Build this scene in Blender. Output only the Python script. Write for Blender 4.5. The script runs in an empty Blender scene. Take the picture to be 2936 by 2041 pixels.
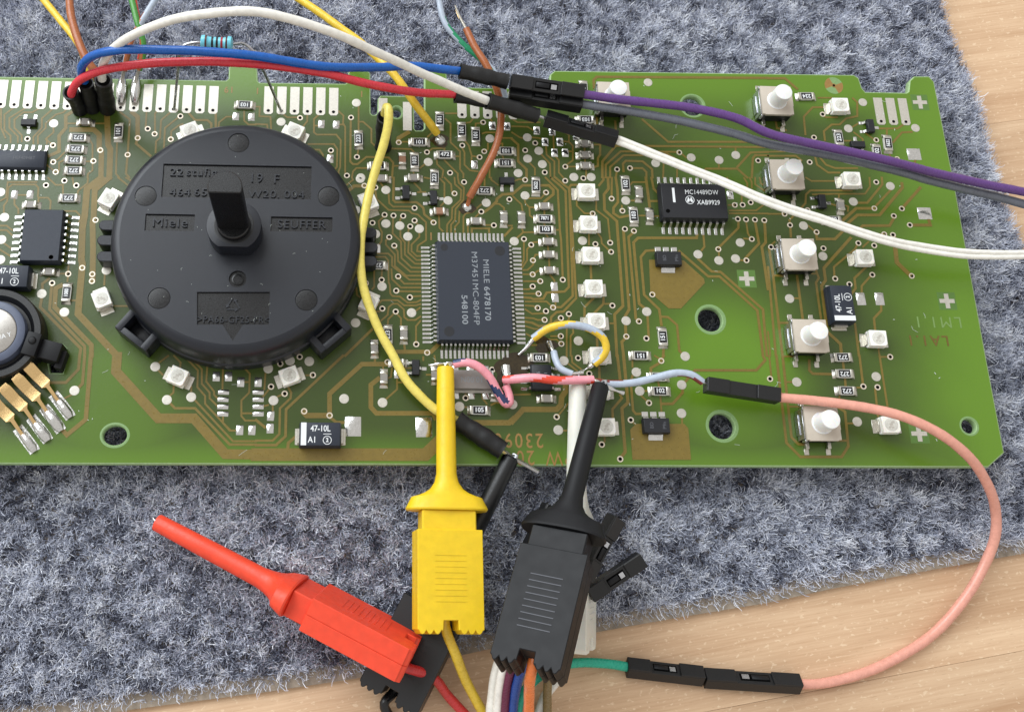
import bpy, bmesh, math, random
import numpy as np
from mathutils import Vector, Matrix

random.seed(7); RNG = np.random.default_rng(11)
S = bpy.context.scene
COL = S.collection
S.unit_settings.system = 'METRIC'
S.unit_settings.scale_length = 0.001          # one unit is one millimetre
R_ = math.radians

# ------------------------------------------------------------------ camera
FPX, PPX, PPY, IMW, IMH = 3000.0, 1101.65, 843.94, 2936.0, 2041.0
ROT = np.array([[0.9988689, -0.0015994, 0.0475223], [0.0135684, -0.948292, -0.3171092], [0.0455722, 0.3173953, -0.9471976]])
CPOS = np.array([-25.18285, -61.46029, 182.97667])
cam_d = bpy.data.cameras.new('camera'); cam = bpy.data.objects.new('camera', cam_d); COL.objects.link(cam)
cam_d.sensor_fit = 'HORIZONTAL'; cam_d.sensor_width = 36.0; cam_d.lens = FPX * 36.0 / IMW
cam_d.shift_x = (IMW / 2 - PPX) / IMW; cam_d.shift_y = (PPY - IMH / 2) / IMW
cam_d.clip_start = 1.0; cam_d.clip_end = 6000.0
_m = Matrix([[ROT[0][i], -ROT[1][i], -ROT[2][i], CPOS[i]] for i in range(3)] + [[0, 0, 0, 1]])
cam.matrix_world = _m
S.camera = cam

# ------------------------------------------------------------------ light
W = bpy.data.worlds.new('World'); S.world = W; W.use_nodes = True
bg = W.node_tree.nodes['Background']
bg.inputs[0].default_value = (1.0, 0.965, 0.92, 1); bg.inputs[1].default_value = 0.72
def area(name, loc, target, sx, sy, power, color):
    d = bpy.data.lights.new(name, 'AREA'); d.shape = 'RECTANGLE'; d.size = sx; d.size_y = sy; d.energy = power; d.color = color
    o = bpy.data.objects.new(name, d); COL.objects.link(o); o.location = loc
    o.rotation_euler = (Vector(target) - Vector(loc)).to_track_quat('-Z', 'Y').to_euler()
    return o
area('window_light', (-640, 640, 760), (0, 0, 0), 1200, 1000, 1.85e7, (0.90, 0.955, 1.0))
S.view_settings.view_transform = 'Standard'; S.view_settings.look = 'None'
S.view_settings.exposure = 0.0; S.view_settings.gamma = 1.0
S.cycles.use_denoising = True
S.cycles.max_bounces = 8; S.cycles.diffuse_bounces = 3; S.cycles.glossy_bounces = 3

# ------------------------------------------------------------------ where things stand: from the survey grid to millimetres on a plane of height z
TS = 734 / 2296
def PX(px, py, z=0.0):
    d = ROT.T @ np.array([(px - PPX) / FPX, (py - PPY) / FPX, 1.0])
    t = (z - CPOS[2]) / d[2]
    q = CPOS + t * d
    return Vector((float(q[0]), float(q[1]), z))
def B(c, r, x, y, z=0.0):
    return PX(734 * c + x * TS, 510 * r + y * TS, z)

# ------------------------------------------------------------------ materials
MATS = {}
def lin(c):
    return tuple(((v / 255) / 12.92 if v / 255 <= 0.04045 else ((v / 255 + 0.055) / 1.055) ** 2.4) for v in c)
def mat(name, rgb, rough=0.5, metal=0.0, spec=0.5, var=0.12, vscale=1.5, bump=0.0, bscale=8.0, coat=0.0, rvar=0.1, sss=0.0, emit=None):
    m = bpy.data.materials.new(name); m.use_nodes = True; nt = m.node_tree; b = nt.nodes['Principled BSDF']
    c = lin(rgb)
    tc = nt.nodes.new('ShaderNodeTexCoord')
    n = nt.nodes.new('ShaderNodeTexNoise'); n.inputs['Scale'].default_value = vscale; n.inputs['Detail'].default_value = 5
    nt.links.new(tc.outputs['Object'], n.inputs['Vector'])
    r = nt.nodes.new('ShaderNodeMapRange'); r.inputs['From Min'].default_value = 0.3; r.inputs['From Max'].default_value = 0.7
    r.inputs['To Min'].default_value = 1 - var; r.inputs['To Max'].default_value = 1 + var
    nt.links.new(n.outputs['Fac'], r.inputs['Value'])
    mx = nt.nodes.new('ShaderNodeVectorMath'); mx.operation = 'SCALE'; mx.inputs[0].default_value = c
    nt.links.new(r.outputs[0], mx.inputs['Scale']); nt.links.new(mx.outputs[0], b.inputs['Base Color'])
    r2 = nt.nodes.new('ShaderNodeMapRange'); r2.inputs['From Min'].default_value = 0.3; r2.inputs['From Max'].default_value = 0.7
    r2.inputs['To Min'].default_value = max(0.02, rough - rvar); r2.inputs['To Max'].default_value = min(1, rough + rvar)
    n2 = nt.nodes.new('ShaderNodeTexNoise'); n2.inputs['Scale'].default_value = vscale * 2.3; n2.inputs['Detail'].default_value = 4
    nt.links.new(tc.outputs['Object'], n2.inputs['Vector']); nt.links.new(n2.outputs['Fac'], r2.inputs['Value']); nt.links.new(r2.outputs[0], b.inputs['Roughness'])
    b.inputs['Metallic'].default_value = metal; b.inputs['Specular IOR Level'].default_value = spec
    b.inputs['Coat Weight'].default_value = coat; b.inputs['Coat Roughness'].default_value = 0.15
    if sss:
        b.inputs['Subsurface Weight'].default_value = sss; b.inputs['Subsurface Radius'].default_value = (1.0, 0.6, 0.3); b.inputs['Subsurface Scale'].default_value = 0.6
    if bump:
        n3 = nt.nodes.new('ShaderNodeTexNoise'); n3.inputs['Scale'].default_value = bscale; n3.inputs['Detail'].default_value = 3
        nt.links.new(tc.outputs['Object'], n3.inputs['Vector'])
        bp = nt.nodes.new('ShaderNodeBump'); bp.inputs['Strength'].default_value = bump; bp.inputs['Distance'].default_value = 0.1
        nt.links.new(n3.outputs['Fac'], bp.inputs['Height']); nt.links.new(bp.outputs[0], b.inputs['Normal'])
    MATS[name] = m
    return m

def math_node(nt, op, a, b_=None, clamp=False):
    n = nt.nodes.new('ShaderNodeMath'); n.operation = op; n.use_clamp = clamp
    for i, v in enumerate((a, b_)):
        if v is None: continue
        if isinstance(v, (int, float)): n.inputs[i].default_value = v
        else: nt.links.new(v, n.inputs[i])
    return n.outputs[0]
def smooth(nt, v, a, b_):
    n = nt.nodes.new('ShaderNodeMapRange'); n.interpolation_type = 'SMOOTHSTEP'; n.clamp = True
    n.inputs['From Min'].default_value = a; n.inputs['From Max'].default_value = b_
    nt.links.new(v, n.inputs['Value']); return n.outputs[0]

def solder_mask():
    # green lacquer; brighter where no copper plane backs the laminate, light passing through it painted in (rim, right end, round the mounting holes)
    m = bpy.data.materials.new('solder_mask'); m.use_nodes = True; nt = m.node_tree; b = nt.nodes['Principled BSDF']
    tc = nt.nodes.new('ShaderNodeTexCoord'); sp = nt.nodes.new('ShaderNodeSeparateXYZ'); nt.links.new(tc.outputs['Object'], sp.inputs[0])
    n0 = nt.nodes.new('ShaderNodeTexNoise'); n0.inputs['Scale'].default_value = 0.06; n0.inputs['Detail'].default_value = 3; nt.links.new(tc.outputs['Object'], n0.inputs['Vector'])
    wob = math_node(nt, 'MULTIPLY', math_node(nt, 'SUBTRACT', n0.outputs['Fac'], 0.5), 14.0)
    x = math_node(nt, 'ADD', sp.outputs[0], wob); y = math_node(nt, 'ADD', sp.outputs[1], wob)
    f = smooth(nt, x, 68, 96)
    f = math_node(nt, 'MAXIMUM', f, math_node(nt, 'MULTIPLY', smooth(nt, sp.outputs[1], -24, -32), 0.75))
    f = math_node(nt, 'MAXIMUM', f, math_node(nt, 'MULTIPLY', smooth(nt, sp.outputs[1], 33, 46), 0.9))
    for (cx, cy, r0, r1, k) in ((47, -14, 22, 5, 1.0), (50, 28, 16, 4, 0.35), (-64, -26, 18, 4, 0.5), (-66, -17, 12, 3, 0.5)):
        d = nt.nodes.new('ShaderNodeVectorMath'); d.operation = 'DISTANCE'; nt.links.new(tc.outputs['Object'], d.inputs[0]); d.inputs[1].default_value = (cx, cy, 0)
        f = math_node(nt, 'MAXIMUM', f, math_node(nt, 'MULTIPLY', smooth(nt, d.outputs['Value'], r0, r1), k))
    n1 = nt.nodes.new('ShaderNodeTexNoise'); n1.inputs['Scale'].default_value = 9; n1.inputs['Detail'].default_value = 4; nt.links.new(tc.outputs['Object'], n1.inputs['Vector'])
    f = math_node(nt, 'ADD', f, math_node(nt, 'MULTIPLY', math_node(nt, 'SUBTRACT', n1.outputs['Fac'], 0.5), 0.22), True)
    mx = nt.nodes.new('ShaderNodeMix'); mx.data_type = 'RGBA'; nt.links.new(f, mx.inputs['Factor'])
    mx.inputs['A'].default_value = (*lin((59, 76, 27)), 1); mx.inputs['B'].default_value = (*lin((95, 132, 32)), 1)
    nt.links.new(mx.outputs['Result'], b.inputs['Base Color'])
    b.inputs['Roughness'].default_value = 0.25; b.inputs['Specular IOR Level'].default_value = 0.5
    wv = nt.nodes.new('ShaderNodeTexNoise'); wv.inputs['Scale'].default_value = 3.0; nt.links.new(tc.outputs['Object'], wv.inputs['Vector'])
    bp = nt.nodes.new('ShaderNodeBump'); bp.inputs['Strength'].default_value = 0.12; bp.inputs['Distance'].default_value = 0.1; nt.links.new(wv.outputs['Fac'], bp.inputs['Height']); nt.links.new(bp.outputs[0], b.inputs['Normal'])
    MATS['mask'] = m
solder_mask()

def wood():
    m = bpy.data.materials.new('beech'); m.use_nodes = True; nt = m.node_tree; b = nt.nodes['Principled BSDF']
    tc = nt.nodes.new('ShaderNodeTexCoord'); oi = nt.nodes.new('ShaderNodeObjectInfo')
    off = nt.nodes.new('ShaderNodeVectorMath'); off.operation = 'ADD'; nt.links.new(tc.outputs['Object'], off.inputs[0])
    sc = math_node(nt, 'MULTIPLY', oi.outputs['Random'], 900.0); cb = nt.nodes.new('ShaderNodeCombineXYZ'); nt.links.new(sc, cb.inputs[0]); nt.links.new(sc, cb.inputs[1]); nt.links.new(cb.outputs[0], off.inputs[1])
    def noise(sx, sy, scale, detail, dist=0.0):
        mp = nt.nodes.new('ShaderNodeMapping'); mp.inputs['Scale'].default_value = (sx, sy, 1); nt.links.new(off.outputs[0], mp.inputs['Vector'])
        n = nt.nodes.new('ShaderNodeTexNoise'); n.inputs['Scale'].default_value = scale; n.inputs['Detail'].default_value = detail; n.inputs['Distortion'].default_value = dist
        nt.links.new(mp.outputs[0], n.inputs['Vector']); return n.outputs['Fac']
    g1 = noise(0.04, 0.55, 0.5, 6, 0.4)     # broad bands
    g2 = noise(0.10, 3.0, 1.0, 6, 0.3)      # fine grain
    pore = noise(0.5, 8.0, 1.0, 2)         # short dark dashes
    ray = noise(0.9, 1.6, 1.0, 3, 0.5)     # pale ray flecks
    cr = nt.nodes.new('ShaderNodeValToRGB'); e = cr.color_ramp.elements
    e[0].position = 0.25; e[0].color = (*lin((178, 139, 104)), 1); e[1].position = 0.75; e[1].color = (*lin((224, 194, 160)), 1)
    nt.links.new(math_node(nt, 'ADD', math_node(nt, 'MULTIPLY', g1, 0.6), math_node(nt, 'MULTIPLY', g2, 0.4)), cr.inputs[0])
    m1 = nt.nodes.new('ShaderNodeMix'); m1.data_type = 'RGBA'; nt.links.new(math_node(nt, 'MULTIPLY', smooth(nt, pore, 0.66, 0.76), 0.55), m1.inputs['Factor']); nt.links.new(cr.outputs[0], m1.inputs['A']); m1.inputs['B'].default_value = (*lin((132, 94, 60)), 1)
    m2 = nt.nodes.new('ShaderNodeMix'); m2.data_type = 'RGBA'; nt.links.new(math_node(nt, 'MULTIPLY', smooth(nt, ray, 0.60, 0.68), 0.45), m2.inputs['Factor']); nt.links.new(m1.outputs['Result'], m2.inputs['A']); m2.inputs['B'].default_value = (*lin((236, 214, 182)), 1)
    hs = nt.nodes.new('ShaderNodeHueSaturation'); nt.links.new(m2.outputs['Result'], hs.inputs['Color'])
    nt.links.new(math_node(nt, 'ADD', math_node(nt, 'MULTIPLY', oi.outputs['Random'], 0.16), 0.9), hs.inputs['Value'])
    nt.links.new(hs.outputs[0], b.inputs['Base Color']); b.inputs['Roughness'].default_value = 0.5
    bp = nt.nodes.new('ShaderNodeBump'); bp.inputs['Strength'].default_value = 0.1; bp.inputs['Distance'].default_value = 0.2; nt.links.new(g2, bp.inputs['Height']); nt.links.new(bp.outputs[0], b.inputs['Normal'])
    MATS['wood'] = m
wood()

def fibre():
    m = bpy.data.materials.new('carpet_fibre'); m.use_nodes = True; nt = m.node_tree; b = nt.nodes['Principled BSDF']
    a = nt.nodes.new('ShaderNodeAttribute'); a.attribute_name = 'tint'
    cr = nt.nodes.new('ShaderNodeValToRGB'); e = cr.color_ramp.elements
    e[0].position = 0.0; e[0].color = (*lin((82, 86, 104)), 1); e[1].position = 1.0; e[1].color = (*lin((240, 243, 250)), 1)
    k = e.new(0.45); k.color = (*lin((170, 176, 193)), 1); k = e.new(0.75); k.color = (*lin((220, 225, 240)), 1)
    nt.links.new(a.outputs['Fac'], cr.inputs[0]); nt.links.new(cr.outputs[0], b.inputs['Base Color'])
    b.inputs['Roughness'].default_value = 0.75; b.inputs['Specular IOR Level'].default_value = 0.25
    MATS['fibre'] = m
fibre()

mat('laminate', (150, 178, 128), 0.55, var=0.15, vscale=3, sss=0.0)
mat('bare_rim', (122, 154, 100), 0.4, var=0.2, vscale=6)
mat('trace', (118, 100, 41), 0.34, var=0.08, vscale=1.0)
mat('copper_print', (146, 112, 60), 0.4, var=0.1); mat('copper_faint', (104, 84, 32), 0.4, var=0.1); mat('clear_lacquer', (84, 118, 52), 0.35, var=0.05)
mat('pale_print', (116, 146, 82), 0.4, var=0.2, vscale=5)
mat('tin', (205, 202, 192), 0.34, metal=1.0, var=0.10, vscale=4, bump=0.15, bscale=6)
mat('tin_matte', (204, 200, 190), 0.45, metal=0.6, var=0.08, vscale=3, bump=0.1, bscale=5)
mat('solder', (214, 214, 212), 0.2, metal=1.0, var=0.1, vscale=3, bump=0.6, bscale=1.3)
mat('via_ring', (226, 214, 196), 0.35, metal=0.5, var=0.06)
mat('hole_black', (3, 3, 3), 0.9, spec=0.1, var=0.0)
mat('gold', (230, 196, 140), 0.2, metal=1.0, var=0.06, vscale=3)
mat('chip_black', (22, 24, 30), 0.5, var=0.06, vscale=3, bump=0.12, bscale=14)
mat('chip_slate', (34, 41, 54), 0.52, var=0.05, vscale=3, bump=0.1, bscale=16)
mat('resistor_black', (16, 16, 19), 0.3, var=0.1)
mat('ceramic', (206, 204, 198), 0.45, var=0.06)
mat('cap_grey', (146, 142, 136), 0.45, var=0.08)
mat('cap_brown', (150, 110, 84), 0.45, var=0.08)
mat('ink_white', (226, 230, 232), 0.6, var=0.05, vscale=12)
mat('ink_grey', (138, 144, 150), 0.7, var=0.15, vscale=9)
mat('ink_faint', (88, 90, 96), 0.7, var=0.1, vscale=9)
mat('led_white', (246, 243, 235), 0.45, var=0.05, sss=0.2)
mat('led_lens', (212, 211, 202), 0.25, var=0.12, vscale=3)
mat('led_die', (188, 184, 174), 0.3, var=0.1)
mat('switch_plate', (190, 180, 166), 0.5, var=0.04, bump=0.05)
mat('switch_button', (232, 232, 230), 0.4, var=0.02, sss=0.2)
mat('steel', (198, 200, 205), 0.25, metal=1.0, var=0.05)
mat('dial_black', (23, 27, 36), 0.36, var=0.1, vscale=3, bump=0.25, bscale=9, rvar=0.08)
mat('dial_gloss_shaded', (11, 12, 15), 0.3, var=0.08, vscale=3, bump=0.1, bscale=9)  # darker, glossier dial plastic: shade of recesses and shaft put into the colour
mat('black_plastic', (17, 18, 20), 0.42, var=0.08, vscale=2, bump=0.15, bscale=10)
mat('black_satin', (19, 20, 23), 0.52, spec=0.3, var=0.04, vscale=0.2, bump=0.0, rvar=0.03)
mat('shrink_black', (14, 15, 17), 0.5, var=0.1, vscale=1.5, bump=0.3, bscale=1.2)
mat('sensor_cap', (176, 172, 166), 0.35, metal=0.7, var=0.06)
mat('sensor_ring', (84, 92, 112), 0.4, var=0.05)
mat('crystal', (138, 132, 128), 0.4, metal=0.0, var=0.06)
for n_, c_ in dict(w_red=(214, 58, 70), w_blue=(22, 92, 176), w_white=(236, 234, 226), w_yellow=(232, 196, 58), w_pale=(232, 216, 108), w_brown=(160, 92, 52), w_green=(70, 140, 58),
                   w_jade=(30, 140, 96), w_grey=(100, 104, 114), w_purple=(92, 58, 122), w_lgrey=(176, 188, 204), w_pink=(238, 156, 168), w_navy=(44, 58, 96), w_scarlet=(224, 74, 54), w_maroon=(124, 52, 50),
                   w_salmon=(222, 158, 140), w_teal=(34, 168, 140), w_orange=(236, 128, 66), w_olive=(122, 104, 66), w_plum=(98, 36, 64), w_cobalt=(38, 70, 140), w_black=(22, 22, 24), w_clipred=(196, 52, 54),
                   w_clipyellow=(222, 190, 62)).items():
    mat(n_, c_, 0.29, var=0.09, vscale=1.1, bump=0.1, bscale=3.0, rvar=0.14)
mat('p_red', (230, 72, 44), 0.45, var=0.07, vscale=0.6, bump=0.08, bscale=3, sss=0.15)
mat('p_yellow', (232, 196, 28), 0.45, var=0.06, vscale=0.6, bump=0.08, bscale=3, sss=0.15)
mat('p_white', (226, 226, 216), 0.42, var=0.03, vscale=0.6, bump=0.06, bscale=3, sss=0.15)
mat('p_blue', (112, 202, 222), 0.3, var=0.03, coat=0.4)
mat('b_brown', (74, 34, 28), 0.35); mat('b_black', (16, 16, 20), 0.35); mat('b_red', (160, 30, 44), 0.35)
mat('flux', (52, 42, 22), 0.15, var=0.3, vscale=2, bump=0.3, bscale=1.5); mat('backing', (150, 138, 124), 0.9, var=0.25, vscale=0.8, bump=0.6, bscale=1.5)
mat('dust', (214, 222, 214), 0.8, var=0.1)
mat('under_table', (120, 88, 58), 0.7)

# ------------------------------------------------------------------ mesh helpers
class MB:
    def __init__(s): s.v = []; s.f = []; s.m = []
    def add(s, vs, fs, m=0):
        o = len(s.v); s.v += [tuple(v) for v in vs]
        s.f += [tuple(i + o for i in f) for f in fs]; s.m += [m] * len(fs) if isinstance(m, int) else list(m)
        return s
    def box(s, x0, x1, y0, y1, z0, z1, m=0, tx=0.0, ty=0.0):
        s.add([(x0, y0, z0), (x1, y0, z0), (x1, y1, z0), (x0, y1, z0), (x0 + tx, y0 + ty, z1), (x1 - tx, y0 + ty, z1), (x1 - tx, y1 - ty, z1), (x0 + tx, y1 - ty, z1)],
              [(3, 2, 1, 0), (4, 5, 6, 7), (0, 1, 5, 4), (1, 2, 6, 5), (2, 3, 7, 6), (3, 0, 4, 7)], m); return s
    def prism(s, poly, z0, z1, m=0, mt=None):
        n = len(poly); a = sum(poly[i][0] * poly[(i + 1) % n][1] - poly[(i + 1) % n][0] * poly[i][1] for i in range(n))
        if a < 0: poly = poly[::-1]
        s.add([(p[0], p[1], z0) for p in poly] + [(p[0], p[1], z1) for p in poly],
              [tuple(range(n - 1, -1, -1)), tuple(range(n, 2 * n))] + [(i, (i + 1) % n, n + (i + 1) % n, n + i) for i in range(n)],
              [m, m if mt is None else mt] + [m] * n); return s
    def lathe(s, prof, n=32, m=0, cx=0, cy=0, cap0=True, cap1=True):
        vs = []; fs = []
        for r, z in prof:
            for k in range(n):
                a = 2 * math.pi * k / n; vs.append((cx + r * math.cos(a), cy + r * math.sin(a), z))
        for j in range(len(prof) - 1):
            for k in range(n):
                fs.append((j * n + k, j * n + (k + 1) % n, (j + 1) * n + (k + 1) % n, (j + 1) * n + k))
        if cap0: fs.append(tuple(range(n - 1, -1, -1)))
        if cap1: fs.append(tuple(range((len(prof) - 1) * n, len(prof) * n)))
        s.add(vs, fs, m); return s
    def annulus(s, r0, r1, z0, z1, n=16, m=0, mh=1, cx=0, cy=0):
        s.lathe([(r1, z0), (r1 * 0.96, z1), (r0, z1), (r0 * 0.96, z0 + 0.004)], n, m, cx, cy, False, False)
        s.add([(cx + r0 * 0.97 * math.cos(2 * math.pi * k / n), cy + r0 * 0.97 * math.sin(2 * math.pi * k / n), z0 + 0.006) for k in range(n)], [tuple(range(n))], mh); return s
    def tube(s, pts, r, n=10, m=0, matf=None, caps=True, flat=1.0):
        pts = [Vector(p) for p in pts]; N = len(pts); rr = r if callable(r) else (lambda t: r)
        T = []
        for i in range(N):
            d = pts[min(i + 1, N - 1)] - pts[max(i - 1, 0)]; T.append(d.normalized() if d.length > 1e-9 else Vector((0, 0, 1)))
        up = Vector((0, 0, 1)) if abs(T[0].z) < 0.9 else Vector((0, 1, 0))
        u = (up - T[0] * up.dot(T[0])).normalized(); vs = []; fs = []; ms = []
        for i in range(N):
            u = (u - T[i] * u.dot(T[i])).normalized(); w = T[i].cross(u); q = rr(i / max(1, N - 1))
            for k in range(n):
                a = 2 * math.pi * k / n; vs.append(pts[i] + u * (q * math.cos(a) * flat) + w * (q * math.sin(a)))
        for i in range(N - 1):
            for k in range(n):
                fs.append((i * n + k, i * n + (k + 1) % n, (i + 1) * n + (k + 1) % n, (i + 1) * n + k)); ms.append(matf(i / N, k / n) if matf else m)
        if caps:
            fs += [tuple(range(n - 1, -1, -1)), tuple(range((N - 1) * n, N * n))]; ms += [m, m]
        s.add(vs, fs, ms); return s
    def mesh(s, name, mats, bevel=0.0, seg=1, smooth=True, ang=38):
        me = bpy.data.meshes.new(name); me.from_pydata(s.v, [], s.f)
        for q in mats: me.materials.append(MATS[q])
        me.polygons.foreach_set('material_index', s.m)
        if bevel:
            bm = bmesh.new(); bm.from_mesh(me); bmesh.ops.recalc_face_normals(bm, faces=bm.faces)
            ed = [e for e in bm.edges if len(e.link_faces) == 2 and e.calc_face_angle(0) > 0.5]
            bmesh.ops.bevel(bm, geom=ed, offset=bevel, segments=seg, affect='EDGES', profile=0.5, clamp_overlap=True); bm.to_mesh(me); bm.free()
        else:
            bm = bmesh.new(); bm.from_mesh(me); bmesh.ops.recalc_face_normals(bm, faces=bm.faces); bm.to_mesh(me); bm.free()
        if smooth:
            me.polygons.foreach_set('use_smooth', [True] * len(me.polygons)); me.set_sharp_from_angle(angle=R_(ang))
        me.update(); return me

def spline(pts, step=0.5):
    P = [Vector(p) for p in pts]
    if len(P) < 3: 
        n = max(2, int((P[1] - P[0]).length / step)); return [P[0].lerp(P[1], i / n) for i in range(n + 1)]
    P = [P[0] * 2 - P[1]] + P + [P[-1] * 2 - P[-2]]; out = []
    for i in range(1, len(P) - 2):
        p0, p1, p2, p3 = P[i - 1:i + 3]; n = max(2, int((p2 - p1).length / step))
        t01, t12, t23 = [max(1e-4, (b - a).length ** 0.5) for a, b in ((p0, p1), (p1, p2), (p2, p3))]
        m1 = (p2 - p1) + t12 * ((p1 - p0) / t01 - (p2 - p0) / (t01 + t12)); m2 = (p2 - p1) + t12 * ((p3 - p2) / t23 - (p3 - p1) / (t12 + t23))
        for k in range(n):
            t = k / n; out.append((2 * t ** 3 - 3 * t * t + 1) * p1 + (t ** 3 - 2 * t * t + t) * m1 + (-2 * t ** 3 + 3 * t * t) * p2 + (t ** 3 - t * t) * m2)
    out.append(P[-2]); return out

def put(name, data, parent=None, loc=(0, 0, 0), rz=0.0, M=None):
    o = bpy.data.objects.new(name, data); COL.objects.link(o)
    if parent is not None: o.parent = parent
    if M is not None: o.matrix_local = M
    else: o.location = loc; o.rotation_euler = (0, 0, rz)
    return o
def tag(o, label, cat, group=None, kind=None):
    o['label'] = label; o['category'] = cat
    if group: o['group'] = group
    if kind: o['kind'] = kind
    return o
def empty(name, loc=(0, 0, 0)):
    return put(name, None, None, loc)

_tmp = []
def from_curve(cu):
    o = bpy.data.objects.new('tmp', cu); COL.objects.link(o)
    dg = bpy.context.evaluated_depsgraph_get(); me = bpy.data.meshes.new_from_object(o.evaluated_get(dg))
    bpy.data.objects.remove(o); bpy.data.curves.remove(cu); return me
TXT = {}
def text_mesh(s, size, matname, depth=0.0, xs=1.0, bold=0.0, spacing=1.0):
    if any(ch in s for ch in 'MW'): bold = 0.0      # their strokes would cross themselves
    k = (s, size, matname, depth, xs, bold, spacing)
    if k in TXT: return TXT[k]
    cu = bpy.data.curves.new('marking', 'FONT'); cu.body = s; cu.size = size; cu.align_x = 'CENTER'; cu.align_y = 'CENTER'; cu.extrude = depth; cu.offset = bold; cu.resolution_u = 3; cu.space_character = spacing
    me = from_curve(cu); me.transform(Matrix.Diagonal((xs, 1, 1, 1))); me.materials.clear(); me.materials.append(MATS[matname]); TXT[k] = me; return me
def fill2d(polys, e, bevel, mats, sel=None):
    cu = bpy.data.curves.new('fill', 'CURVE'); cu.dimensions = '2D'; cu.fill_mode = 'BOTH'; cu.extrude = e; cu.bevel_depth = bevel; cu.bevel_resolution = 1; cu.offset = -bevel
    for p in polys:
        sp = cu.splines.new('POLY'); sp.points.add(len(p) - 1); sp.use_cyclic_u = True
        for i, q in enumerate(p): sp.points[i].co = (q[0], q[1], 0, 1)
    me = from_curve(cu); me.materials.clear()
    for q in mats: me.materials.append(MATS[q])
    me.polygons.foreach_set('material_index', [0 if abs(p.normal.z) > 0.95 else 1 for p in me.polygons] if len(mats) > 1 else [0] * len(me.polygons))
    return me
def circ(cx, cy, r, n=32, ry=None, a0=0):
    ry = r if ry is None else ry
    return [(cx + r * math.cos(a0 + 2 * math.pi * i / n), cy + ry * math.sin(a0 + 2 * math.pi * i / n)) for i in range(n)]
def rect(x0, x1, y0, y1): return [(x0, y0), (x1, y0), (x1, y1), (x0, y1)]
def ribbon(mb, pts, w, z0, z1, m=0):
    P = [Vector((p[0], p[1])) for p in pts]; n = len(P); L = []; Rr = []
    for i in range(n):
        a = (P[i] - P[i - 1]).normalized() if i else None; b = (P[i + 1] - P[i]).normalized() if i < n - 1 else None
        a = a or b; b = b or a; t = (a + b); t = t.normalized() if t.length > 1e-4 else a
        k = 1 / max(0.45, t.dot(a)); nn = Vector((-t.y, t.x)) * (w / 2 * k); e = Vector((0, 0))
        if i == 0: e = -b * w * 0.4
        if i == n - 1: e = a * w * 0.4
        L.append(P[i] + nn + e); Rr.append(P[i] - nn + e)
    vs = [(p.x, p.y, z1) for p in L] + [(p.x, p.y, z1) for p in Rr] + [(p.x, p.y, z0) for p in L] + [(p.x, p.y, z0) for p in Rr]; fs = []
    for i in range(n - 1):
        fs += [(i, n + i, n + i + 1, i + 1), (2 * n + i, i, i + 1, 2 * n + i + 1), (n + i, 3 * n + i, 3 * n + i + 1, n + i + 1)]
    fs += [(0, 2 * n, 3 * n, n), (n - 1, 2 * n - 1, 4 * n - 1, 3 * n - 1)]
    mb.add(vs, fs, m)

# ------------------------------------------------------------------ table top of glued staves
ZT = -9.0
tbl = put('table_top', MB().box(-260, 260, -190, 230, ZT - 30, ZT - 26).mesh('table_underside', ['under_table'], smooth=False)); tag(tbl, 'light beech table top of glued staves', 'table', kind='structure')
GA = R_(9.6); GD = Vector((math.cos(GA), math.sin(GA), 0)); GN = Vector((-math.sin(GA), math.cos(GA), 0))
for k in range(-3, 6):
    n0 = -78.1 + 50.7 * (k - 1); n1 = n0 + 50.7 - 0.04
    ends = [-330, -210 + 73 * ((k * 5) % 4), 60 + 61 * ((k * 3) % 4), 330]
    if k == 0: ends = [-330, -48.0, 190, 330]
    if k == 1: ends = [-330, -120, 210, 330]
    if k == 2: ends = [-330, -200, 240, 330]
    if k == 3: ends = [-330, -150, 250, 330]
    for a, b in zip(ends[:-1], ends[1:]):
        me = MB().box(a + 0.02, b - 0.02, n0, n1, -26, -0.0 + 0.006 * ((k * 7 + int(a)) % 5)).mesh('stave', ['wood'], bevel=0.03, smooth=False)
        o = put('stave', me, tbl); o.matrix_local = Matrix.Translation((0, 0, ZT)) @ Matrix.Rotation(GA, 4, 'Z')

# ------------------------------------------------------------------ carpet
def smooth_field(cell, seed):
    g = np.random.default_rng(seed).random((220, 220))
    def f(x, y):
        u = (x + 200) / cell; v = (y + 200) / cell; i = np.floor(u).astype(int); j = np.floor(v).astype(int); a = u - i; b = v - j
        a = a * a * (3 - 2 * a); b = b * b * (3 - 2 * b); i %= 219; j %= 219
        return (g[i, j] * (1 - a) + g[i + 1, j] * a) * (1 - b) + (g[i, j + 1] * (1 - a) + g[i + 1, j + 1] * a) * b
    return f
def inside(poly, x, y):
    r = np.zeros(x.shape, bool); n = len(poly)
    for i in range(n):
        x0, y0 = poly[i]; x1, y1 = poly[(i + 1) % n]
        c = ((y0 > y) != (y1 > y)); t = (x1 - x0) * (y - y0) / ((y1 - y0) if abs(y1 - y0) > 1e-9 else 1e-9) + x0; r ^= c & (x < t)
    return r
ZC = -6.8
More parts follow.
